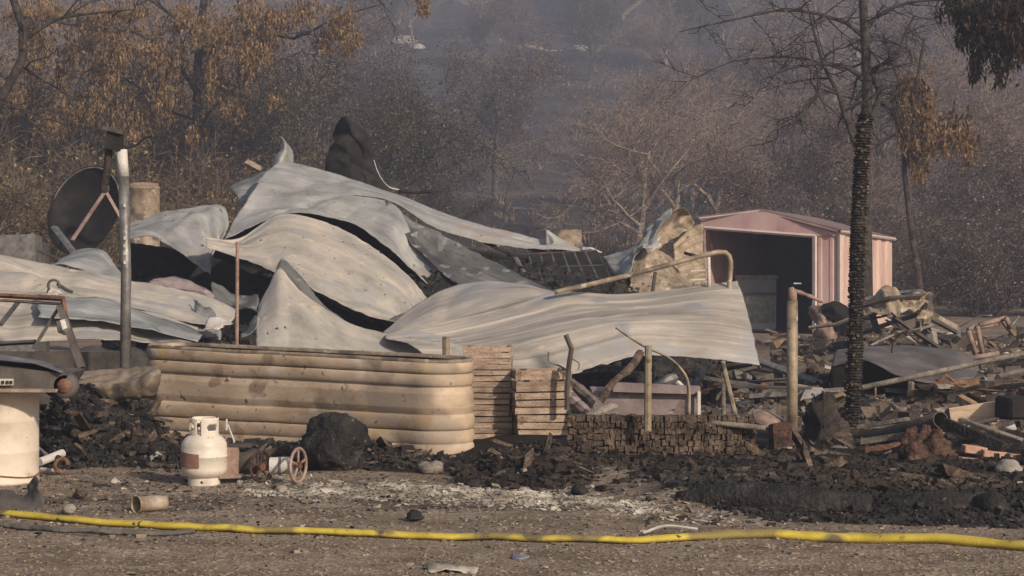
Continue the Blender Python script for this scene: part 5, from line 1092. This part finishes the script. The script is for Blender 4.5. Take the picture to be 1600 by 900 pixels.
for a, b in [((1424, 595), (1420, 645)), ((1430, 598), (1510, 600)), ((1430, 640), (1470, 600)), ((1452, 600), (1475, 645)), ((1476, 585), (1522, 622)), ((1455, 615), (1476, 586))]:
    mb = MB(); mb.tube([P(*a, 19.95), P(*b, 19.95)], .02 if a[0] != 1424 else .035, 6); mb.build('brace', M['rust'] if a[0] != 1424 else M['tansteel'], t)
quadbox('pale_post', [P(1480, 640, 20.0), P(1488, 640, 20.0), P(1488, 602, 20.0), P(1480, 602, 20.0)], .03, M['tansteel'], t)
mb = MB(); mb.tube([P(1346, 606, 18.4), P(1450, 584, 18.7), P(1560, 560, 19.0), P(1640, 545, 19.2)], .026, 8); tag(mb.build('long_pole', M['wood_grey'], sm=True), 'long thin grey pole slanting up right across the dark shell', 'pole')
t = empty('twisted_frame', G(1400, 26), 'twisted heap of collapsed steel framing right of the shed', 'steel frame')
fr = [((1345, 470), (1440, 455)), ((1340, 480), (1445, 462)), ((1350, 492), (1450, 472)), ((1440, 455), (1455, 500)), ((1452, 458), (1448, 520)), ((1340, 478), (1400, 500)), ((1360, 465), (1372, 520)), ((1430, 488), (1494, 520)), ((1440, 478), (1496, 512)), ((1495, 512), (1490, 535)),
      ((1395, 495), (1470, 545)), ((1385, 500), (1456, 548)), ((1348, 520), (1440, 490)), ((1400, 520), (1458, 508)), ((1420, 470), (1436, 530)), ((1360, 540), (1440, 515)), ((1340, 500), (1420, 482)), ((1445, 500), (1460, 545))]
rn = random.Random(2)
for i, (a, b) in enumerate(fr):
    D = 25.5+rn.uniform(-.8, .8); mb = MB(); mid = P((a[0]+b[0])/2+rn.uniform(-6, 6), (a[1]+b[1])/2+rn.uniform(-5, 5), D); mb.tube([P(*a, D+rn.uniform(-.4, .4)), mid, P(*b, D+rn.uniform(-.4, .4))], rn.choice((.03, .045, .06)), 4, sq=.5); mb.build('frame_bar', rn.choice([M['wood_grey'], M['tansteel'], M['steel'], M['darkmetal']]), t)
sheet('mangled_sheet', None, None, [[(1350, 468, 25.6), (1400, 460, 25.7), (1450, 456, 25.8)], [(1345, 490, 25.2), (1400, 478, 25.0), (1452, 475, 25.3)]], M['tansteel'], 30, 14, 0, 1, .14, 4, seed=38, parent=t)
sheet('mangled_sheet', None, None, [[(1438, 456, 25.4), (1450, 458, 25.4), (1455, 470, 25.4)], [(1440, 490, 25.2), (1450, 500, 25.2), (1460, 520, 25.2)]], M['tansteel'], 14, 20, 0, 1, .14, 5, seed=39, parent=t)
t = empty('bed_frame', G(1530, 24), 'pinkish bare tubular bed frame standing at the right edge', 'bed frame')
for a, b in [((1513, 515), (1530, 508)), ((1530, 508), (1572, 497)), ((1525, 512), (1560, 506)), ((1513, 516), (1525, 556)), ((1527, 510), (1535, 555)), ((1572, 497), (1578, 512)), ((1578, 512), (1592, 494)), ((1515, 560), (1560, 552))]:
    mb = MB(); mb.tube([P(*a, 24), P(*b, 24.1)], .03 if b != (1592, 494) else .016, 8); mb.build('frame_tube', M['rustpink'] if b != (1592, 494) else M['steel'], t, sm=True)
t = sheet('mailbox_wreck', 'mangled mauve sheet with a black burnt hood in front of the shed corner', 'metal scrap',
      [[(1264, 484, 30), (1280, 474, 30), (1300, 472, 30), (1318, 480, 30)], [(1268, 500, 29.4), (1285, 494, 29.2), (1304, 496, 29.2), (1318, 505, 29.4)], [(1272, 535, 29.2), (1288, 540, 29), (1305, 542, 29), (1316, 530, 29.3)]], M['rustpink'], 26, 20, 0, 1, .12, 3, seed=40)
sheet('burnt_cloth', 'black burnt cloth-like sheet draped beside the mauve scrap near the shed corner', 'burnt sheet', [[(1282, 472, 29.6), (1305, 470, 29.5), (1330, 480, 29.5), (1345, 492, 29.5)], [(1290, 480, 29.2), (1305, 500, 29.1), (1322, 510, 29.1), (1342, 500, 29.2)], [(1300, 500, 29.2), (1310, 530, 29), (1322, 528, 29), (1335, 522, 29.1)]], M['sheet_black'], 24, 16, 0, 1, .08, 3, seed=41)
mb = MB(); mb.tube([P(1264, 512, 28.6), P(1305, 507, 28.5), P(1350, 490, 28.4)], .045, 5, sq=.6); tag(mb.build('board', M['wood_grey']), 'grey-brown board slanting in front of the mauve scrap', 'board')
# light plank, black box, culvert pipe, beams
def plank(a, b, w, th, m, name, label, cat_='plank', roll=0):
    a = P(*a); b = P(*b); d = b-a; R = d.to_track_quat('X', 'Z').to_matrix() @ Matrix.Rotation(math.radians(roll), 3, 'X')
    mb = MB(); n = 5
    for k in range(n): pass
    mb.box((a+b)/2, (d.length, th, w), R, .004); o = mb.build(name, m); bv = o.modifiers.new('b', 'BEVEL'); bv.width = .004; return tag(o, label, cat_)
plank((1484, 650, 15.6), (1568, 637, 15.5), .115, .045, M['wood_new'], 'plank', 'fresh pale timber plank propped up at the right edge')
plank((1500, 667, 15.45), (1566, 652, 15.4), .02, .10, M['wood_new'], 'plank', 'thin pale board edge just under the fresh timber plank')
mb = MB(); mb.box(P(1592, 637, 15.3), (.26, .3, .17), rotm(rz=8), .012); o = mb.build('black_box', M['sheet_black']); o.modifiers.new('b', 'BEVEL').width = .02; tag(o, 'square black burnt box at the right end of the fresh plank', 'box')
t = empty('culvert_pipe', G(1440, 15.3), 'dark open-ended pipe pointing at the pale plank', 'pipe')
c0 = P(1470, 656, 14.9); c1 = P(1350, 690, 16.2); mb = MB(); mb.tube([c0, c0.lerp(c1, .5), c1], [.062, .06, .058], 20, cap=False); o = mb.build('pipe_shell', M['darkmetal'], t, sm=True); o.modifiers.new('t', 'SOLIDIFY').thickness = .008
for i, (a, b, w, th, m, lab) in enumerate([
        ((1345, 690, 15.4), (1470, 672, 15.2), .05, .05, 'wood_grey', 'grey beam under the dark open-ended pipe'),
        ((1340, 668, 16.2), (1420, 655, 16.0), .03, .06, 'wood_grey', 'thin grey board running behind the dark pipe'),
        ((1350, 704, 14.9), (1424, 692, 14.9), .045, .05, 'rust', 'reddish board low under the grey beam right of the charred trunk'),
        ((1475, 660, 14.9), (1570, 700, 14.5), .07, .06, 'char', 'black burnt beam sloping down below the pale plank'),
        ((1500, 655, 15.4), (1600, 690, 15.0), .03, .06, 'wood_grey', 'grey lath sloping down above the black burnt beam'),
        ((1340, 715, 14.6), (1380, 722, 14.5), .03, .05, 'wood_grey', 'short grey board beside the foot of the charred trunk')]):
    plank(a, b, w, th, M[m], 'beam', lab, 'beam', random.uniform(-10, 10))
for k, (px, py, D, rz) in enumerate([(1522, 703, 14.6, 6), (1552, 711, 14.5, 4), (1590, 716, 14.45, 8), (1515, 722, 14.3, -3), (1548, 729, 14.2, 5), (1585, 734, 14.15, 2)]):
    mb = MB(); mb.box(P(px, py, D), (.165, .09, .055), rotm(random.uniform(-5, 5), 8, rz), .005); o = mb.build('brick', M['brick']); o.modifiers.new('b', 'BEVEL').width = .005
    tag(o, ['leftmost upper pink brick of the loose row at the right edge', 'middle upper pink brick of the loose row at the right edge', 'rightmost upper pink brick of the loose row at the right edge', 'leftmost lower pink brick of the loose row at the right edge', 'middle lower pink brick of the loose row at the right edge', 'rightmost lower pink brick of the loose row at the right edge'][k], 'brick', 'loose bricks at the right edge')
def rock(px, py, D, rad, m, name, label, cat_, seed, amp=.22, n=18, mm=12):
    mb = MB(); mb.blob(P(px, py, D), rad, seed, amp, 1.5, n, mm); return tag(mb.build(name, M[m], sm=True), label, cat_)
rock(1576, 735, 13.6, (.085, .07, .072), 'stone', 'stone', 'rounded white stone at the right edge', 'stone', 1, .12)
t = empty('pale_can', G(1500, 13.6), 'short pale ribbed can lying right of the brown stump', 'can')
mb = MB(); mb.tube([P(1481, 757, 13.5)+(P(1519, 760, 13.4)-P(1481, 757, 13.5))*k/8 for k in range(9)], [.036, .040, .037, .04, .037, .04, .037, .040, .038], 16); mb.build('can_body', M['tansteel'], t)
rock(1475, 790, 12.55, (.34, .10, .085), 'char', 'charred_log', 'thick black charred log at the lower right', 'charred log', 4, .10, 30, 14)
rock(1548, 792, 12.45, (.105, .12, .088), 'char', 'charred_lump', 'rounded black lump at the right end of the thick charred log', 'charred lump', 6, .16)
mb = MB(); pts = resample([P(1060, 785, 12.75), P(1130, 781, 12.65), P(1210, 783, 12.55), (P(1300, 792, 12.5)), P(1360, 800, 12.45)], 16); mb.tube(pts, [.07+.03*n3(k*.6, 1, 1)+.035*min(1, k/4) for k in range(16)], 14); tag(mb.build('charred_log', M['char'], sm=True), 'long black charred log lying behind the hose right of centre', 'charred log')
rock(524, 692, 14.6, (.235, .2, .215), 'char', 'charred_stump', 'big black charred lump standing in front of the stock tank', 'charred lump', 9, .15, 60, 40)
rock(505, 705, 14.7, (.17, .2, .18), 'char', 'charred_lump', 'smaller black lump leaning on the left of the big charred lump', 'charred lump', 12, .18, 40, 28)
mb = MB(); mb.blob(P(1448, 715, 14.4), (.19, .15, .20), 31, .26, 2.2, 44, 30); o = mb.build('burnt_stump', M['burntrust'], sm=True); tag(o, 'rust-brown burnt stump below the pale plank', 'stump')
mb = MB(); mb.box(P(1222, 695, 15.1), (.15, .12, .3), rotm(0, 3, 6), .02); o = mb.build('rusty_block', M['burntrust']); tag(o, 'rusty red-brown block at the foot of the pipe post', 'block')
# garden-spade like pale shape
t = sheet('pale_scoop', 'pale pinkish pointed metal scoop lying beside the pipe post', 'scoop', [[(1174, 640, 15.6), (1195, 638, 15.7), (1218, 650, 15.6), (1236, 659, 15.5)], [(1176, 652, 15.4), (1195, 650, 15.35), (1215, 657, 15.4), (1236, 661, 15.45)], [(1182, 662, 15.3), (1198, 668, 15.2), (1215, 667, 15.3), (1235, 663, 15.4)]], M['rustpink'], 20, 12, 0, 1, .006, seed=44, folds=0)
# terracotta pot
g = P(1184, 619, 21.8); t = empty('flower_pot', g, 'terracotta flower pot among the rubble left of the pipe post', 'flower pot')
mb = MB(); mb.lathe(g, [(0, 0), (.05, 0), (.068, .12), (.076, .12), (.08, .16), (.07, .16), (.06, .10), (0, .02)], 20); mb.build('pot', M['terra'], t, sm=True)
# sacks / gnarled stump left of charred trunk
sheet('burnt_sack', 'sagging grey-brown burnt sack between the pipe post and the charred trunk', 'sack', [[(1262, 630, 16.2), (1285, 624, 16.3), (1310, 632, 16.2)], [(1252, 670, 15.9), (1285, 655, 15.6), (1318, 668, 15.9)], [(1245, 712, 15.7), (1285, 715, 15.4), (1322, 712, 15.7)]], M['charmix'], 40, 40, .03, 4, .10, 3.5, seed=45, ribdir='u')
sheet('buff_sheet', 'flat buff sheet on the ground at the foot of the charred trunk', 'sheet', [[(1275, 706, 15.6), (1310, 702, 15.6), (1342, 708, 15.5)], [(1250, 722, 14.9), (1300, 726, 14.8), (1345, 722, 14.9)]], M['wood_grey'], 20, 8, 0, 1, .03, 3, seed=46)
# litter
t = sheet('blue_litter', 'scrap of blue and white litter on the dirt at the bottom', 'litter', [[(800, 864, 10.8), (815, 862, 10.8), (824, 866, 10.8)], [(800, 873, 10.45), (814, 874, 10.45), (826, 872, 10.45)]], M['blue'], 10, 6, 0, 1, .01, 9, seed=47, folds=0)
sheet('white_litter', 'pale flattened scrap lying on the dirt at the bottom centre', 'litter', [[(664, 887, 10.35), (700, 884, 10.35), (744, 889, 10.3)], [(668, 895, 10.05), (700, 893, 10.05), (744, 895, 10.05)]], M['ashwhite'], 14, 6, 0, 1, .02, 9, seed=148, folds=0)
# pale pipes / rods at left foot
for (a, b, r, m, nm, lab) in [((62, 722, 14.7), (98, 708, 14.9), .03, 'pale', 'pipe', 'pale short pipe lying right of the cream drum'), ((64, 733, 14.5), (96, 737, 14.4), .014, 'pale', 'rod', 'thin pale rod on the dirt right of the cream drum'), ((60, 700, 15.2), (78, 716, 14.9), .014, 'pinkpanel', 'rod', 'thin mauve rod leaning right of the cream drum')]:
    mb = MB(); mb.tube([P(*a), P(*b)], r, 10); tag(mb.build(nm, M[m]), lab, nm)
mb = MB(); cc = P(96, 727, 14.35); mb.tube([cc+Vector((.045*math.cos(a), .02*math.sin(a), .045*math.sin(a))) for a in np.linspace(0, 5.6, 20)], .014, 8); tag(mb.build('iron_ring', M['rust']), 'rusty iron ring beside the pale short pipe', 'ring')
# charred heaps in front
heap('charred_heap', 'glistening black heap of charred remains between the drum and the stock tank', (58, 275), (14.7, 17.0), [(58, 640), (90, 600), (130, 590), (170, 620), (230, 640), (275, 680)], M['char'], 80, 50, .07, 7)
heap('charred_heap', 'low black heap under the front edge of the stock tank', (220, 760), (14.55, 15.9), [(220, 690), (300, 692), (420, 690), (560, 692), (640, 704), (700, 716), (760, 712)], M['char'], 130, 30, .045, 11)
heap('charred_heap', 'broad black heap below the crates and the charred block wall', (720, 1330), (13.3, 15.1), [(720, 716), (800, 698), (880, 696), (980, 708), (1100, 712), (1200, 712), (1330, 722)], M['char'], 170, 40, .05, 13)
heap('charred_heap', 'brown-black heap at the right below the bricks', (1240, 1680), (13.2, 16.5), [(1240, 705), (1340, 700), (1450, 690), (1550, 690), (1680, 685)], M['charbrown'], 110, 50, .05, 17)
heap('rubble_heap', 'pale and brown rubble field in front of the shed', (1060, 1700), (17, 33), [(1060, 548), (1150, 536), (1250, 524), (1340, 512), (1460, 516), (1560, 524), (1700, 514)], M['rubmix'], 150, 100, .10, 19)

# ------------------------------------------------------------------ rubble, gravel, ash flakes
def chunks(name, pos, size, m, label, cat_, flat=(1, 1, .6), seed=0):
    r = np.random.default_rng(seed); n = len(pos)
    base = np.array([[x, y, z] for z in (-.5, .5) for y in (-.5, .5) for x in (-.5, .5)])
    fc = np.array([[0, 2, 3, 1], [4, 5, 7, 6], [0, 1, 5, 4], [2, 6, 7, 3], [0, 4, 6, 2], [1, 3, 7, 5]])
    s = size*r.lognormal(0, .7 if size > .024 else .45, (n, 1, 1))*np.array(flat)*r.uniform(.5, 1.5, (n, 1, 3))
    V = (base[None]+r.uniform(-.22, .22, (n, 8, 3)))*s
    a = r.random(n)*6.283; ca, sa = np.cos(a), np.sin(a); b = r.normal(0, .35, n); cb, sb = np.cos(b), np.sin(b)
    x, y, z = V[..., 0].copy(), V[..., 1].copy(), V[..., 2].copy()
    x, z = x*cb[:, None]+z*sb[:, None], -x*sb[:, None]+z*cb[:, None]; x, y = x*ca[:, None]-y*sa[:, None], x*sa[:, None]+y*ca[:, None]
    V = np.stack([x, y, z], 2)+np.asarray(pos)[:, None, :]
    o = fastmesh(name, V[:, fc].reshape(-1, 3), 4, m); tag(o, label, cat_, kind='stuff'); return o
def scatter(n, pxr, yr, dens=None, seed=0, dz=0.0, heap_obj=None):
    r = np.random.default_rng(seed); out = []
    while len(out) < n:
        px = r.uniform(*pxr); py = r.uniform(*yr); D = 5120/(py-CY)
        if dens is not None and r.random() > dens(px, py): continue
        x = X(px, D); out.append((x, D, gz(x, D)+dz))
    return out
def scatter_on(obj, n, seed, dz=0.0):
    me = obj.data; co = np.empty(len(me.vertices)*3, dtype=np.float32); me.vertices.foreach_get('co', co); co = co.reshape(-1, 3)+np.array(obj.location)
    r = np.random.default_rng(seed); i = r.integers(0, len(co), n); return co[i]+r.normal(0, .03, (n, 3))*np.array([1.5, 1.5, .6])+np.array([0, 0, dz])
chunks('gravel', scatter(16000, (-60, 1660), (735, 940), lambda a, b: 1.0 if b > np.interp(a, [0, 250, 500, 740, 900, 1040, 1200, 1600], [728, 722, 742, 748, 752, 775, 812, 820])+8 else .05, 1), .0085, M['gravel'], 'brown gravel and small clods strewn over the dirt', 'gravel', (1.4, 1, .45), 1)
chunks('dark_gravel', scatter(7000, (-60, 1660), (725, 860), lambda px, py: 1 if py < 800 else .15, 2), .008, M['char'], 'black cinders strewn over the dirt', 'cinders', (1.4, 1, .5), 2)
edge_ = lambda px, py: 1.0 if py > np.interp(px, [0, 250, 500, 740, 900, 1040, 1200, 1600], [728, 722, 742, 748, 752, 775, 812, 820])+8 else .06
ax_ = lambda px, py: math.exp(-((py-np.interp(px, [300, 500, 700, 900, 1000, 1200], [757, 766, 771, 782, 795, 820]))/9)**2)*(1-.9*smooth(930, 1100, px))
chunks('ash_flakes', scatter(4200, (370, 1150), (738, 835), ax_, 3, .003), .0125, M['ashwhite'], 'band of white ash flakes across the dirt in front of the tank', 'ash', (1.7, 1.2, .3), 3)
chunks('ash_flakes', scatter(300, (60, 1600), (740, 830), None, 4, .003), .010, M['ashwhite'], 'scattered single white ash flakes on the dirt', 'ash', (1.6, 1.2, .3), 4)
hs = [o for o in bpy.data.objects if o.name.startswith('charred_heap') or o.name.startswith('rubble_heap')]
for k, o in enumerate(hs):
    big = o.name.startswith('rubble')
    nn_ = 9000 if big else 4200
    chunks('charred_rubble', scatter_on(o, nn_, 30+k), .036 if big else .024, M['rubmix'] if big else M['char' if k in (0, 1, 2, 3) else 'charmix'], 'broken chunks lying on the '+o['label'], 'rubble', (1.3, 1, .8), 40+k)
    chunks('pale_rubble', scatter_on(o, 420 if big else 110, 60+k, .01), .045 if big else .02, M['stone'] if big else M['wood_grey'], 'paler fragments lying on the '+o['label'], 'rubble', (1.5, 1, .5), 70+k)
    if k > 0: chunks('burnt_splinters', scatter_on(o, 700 if big else 160, 90+k, .01), .034, M['charbrown'] if not big else M['ochre'], 'burnt splinters lying on the '+o['label'], 'splinters', (3.5, .5, .4), 80+k)
chunks('charred_rubble', scatter(3000, (1010, 1690), (738, 792), lambda a, b: 1.0 if b < np.interp(a, [900, 1040, 1200, 1600], [752, 765, 785, 800])-4 else .02, 21, .004), .022, M['charmix'], 'burnt brown lumps strewn behind the long charred log', 'rubble', (1.5, 1, .7), 121)
chunks('charred_rubble', scatter(4000, (1010, 1690), (742, 822), lambda a, b: 1.0 if b < np.interp(a, [900, 1040, 1200, 1600], [752, 775, 812, 820])+3 else .03, 22, .004), .018, M['char'], 'black cinders strewn behind and around the long charred log', 'cinders', (1.5, 1, .7), 122)
# single stones and lumps on the dirt
for k, (px, py, s_, m, lab) in enumerate([(244, 716, .055, 'stone', 'pale grey lump on the dirt left of the propane cylinder'), (146, 706, .05, 'stone', 'pale lump at the foot of the black heap'), (738, 755, .045, 'char', 'small black lump on the dirt below the crates'), (648, 806, .04, 'char', 'dark clod just behind the yellow hose near the middle'),
        (108, 796, .035, 'stone', 'small pale stone behind the hose near the lower left'), (125, 771, .04, 'charbrown', 'brown clod on the dirt below the cream drum'), (672, 732, .07, 'wood_grey', 'grey block in the black heap at the right end of the tank'), (905, 765, .045, 'char', 'small black clod in the ash band'), (1040, 750, .06, 'pinkpanel', 'mauve lump on the broad black heap'),
        (1232, 760, .04, 'pale', 'white fragment right of the dark hollow in the heap'), (1190, 755, .10, 'char', 'round black lump on the broad heap left of the broadcast corner'), (1365, 640, .10, 'stone', 'pale boulder right of the charred trunk'), (1392, 634, .09, 'stone', 'second pale boulder right of the charred trunk'), (1400, 622, .05, 'terra', 'orange fragment on the boulders right of the charred trunk'),
        (1260, 640, .08, 'stone', 'whitish stone just right of the pipe post'), (440, 765, .03, 'ashwhite', 'white ash lump in front of the spoked wheel')]):
    if 'broadcast' in lab: lab = 'round black lump on the broad heap above the long charred log'
    D = 5120/(py+8-CY); rock(px, py, D, (s_*1.2, s_, s_*.8), m, 'lump', lab, 'lump', 100+k, .28, 12, 8)
for k in range(16):
    r_ = random.Random(900+k); px = (1120, 1165, 1208, 1262, 1290, 1372, 1420, 1476, 1530, 1575, 1150, 1250, 1385, 1500, 1562, 1595)[k]; py = (560, 590, 548, 575, 612, 650, 520, 555, 590, 640, 632, 540, 545, 610, 545, 585)[k]
    D = 5120/(py+10-CY); a_ = r_.uniform(12, 26); b_ = r_.uniform(6, 15); sl = r_.uniform(-10, 10)
    sheet('metal_scrap', ('crumpled dark scrap', 'crumpled rusty scrap', 'crumpled grey scrap', 'crumpled tan scrap')[k % 4]+' in the rubble, '+('left of the pipe post, upper one', 'just left of the terracotta pot', 'beside the pipe post halfway up', 'between pipe post and charred trunk, middle', 'between pipe post and charred trunk, low', 'right of the charred trunk foot', 'behind the dark tub shell', 'behind the right end of the tub shell', 'under the bare bed frame', 'by the square black box', 'above the pale scoop', 'between pipe post and shed', 'behind the charred trunk', 'beside the ochre panel', 'at the foot of the bed frame', 'at the far right edge')[k], 'metal scrap',
          [[(px-a_, py-b_+sl, D+.5), (px-a_*.3, py-b_*1.2, D+.4), (px+a_*.4, py-b_*.7, D+.5), (px+a_, py-b_-sl, D+.4)], [(px-a_*1.1, py+sl*.5, D+.1), (px, py+b_*.1, D), (px+a_*.5, py-b_*.1, D+.1), (px+a_*1.1, py-sl*.4, D+.2)], [(px-a_*.9, py+b_, D-.1), (px, py+b_*1.1, D-.2), (px+a_*.5, py+b_*.8, D-.1), (px+a_, py+b_*.9, D)]],
          M[('sheet_black', 'burntrust', 'sheet_dark', 'tansteel')[k % 4]], 22, 16, 0, 1, .05, 4, seed=300+k, rag=.03, folds=7, fs_=.5)
for k in range(12):
    r_ = random.Random(950+k); px = 1110+k*41+r_.uniform(-12, 12); py = r_.uniform(530, 625); D = 5120/(py+10-CY); p = G(px, D, .1); q_ = [p.copy()]; d = Vector((r_.uniform(-1, 1), r_.uniform(-.3, .3), r_.uniform(.1, .8))).normalized()
    for i in range(7): d = (d+Vector((r_.uniform(-.5, .5), r_.uniform(-.3, .3), r_.uniform(-.45, .2)))).normalized(); q_.append(q_[-1]+d*.13)
    mb = MB(); mb.tube(resample(q_, 18), .011, 5); tag(mb.build('bent_wire', M[('steel', 'rust', 'darkmetal')[k % 3]], sm=True), ('grey', 'rusty', 'dark')[k % 3]+' bent wire sticking out of the rubble field before the shed', 'wire', ('grey', 'rusty', 'dark')[k % 3]+' bent wires in the rubble')
for k in range(110):
    r_ = random.Random(500+k); px = r_.uniform(1090, 1600); py = r_.uniform(535, 640); D = 5120/(py+6-CY); L_ = r_.uniform(.25, 1.1); a = r_.uniform(0, 3.14)
    c = G(px, D, .14+.12*r_.random()); mb = MB(); mb.box(c, (L_, .025+.09*r_.random()**2, .02+.03*r_.random()), rotm(r_.uniform(-20, 20), r_.uniform(-14, 14), math.degrees(a)), .01)
    o = mb.build('burnt_board', M[('wood_grey', 'charbrown', 'burntrust', 'steel', 'darkmetal', 'charmix')[k % 6]]); cw = ('grey', 'black-brown', 'rust-brown', 'dull steel', 'dark metal', 'sooty brown')[k % 6]; zn = 'left of the pipe post' if px < 1235 else 'between the pipe post and the charred trunk' if px < 1330 else 'around the dark tub shell' if px < 1500 else 'at the far right'
    tag(o, cw+' strip lying loose in the rubble '+zn, 'board', cw+' strips in the rubble '+zn)
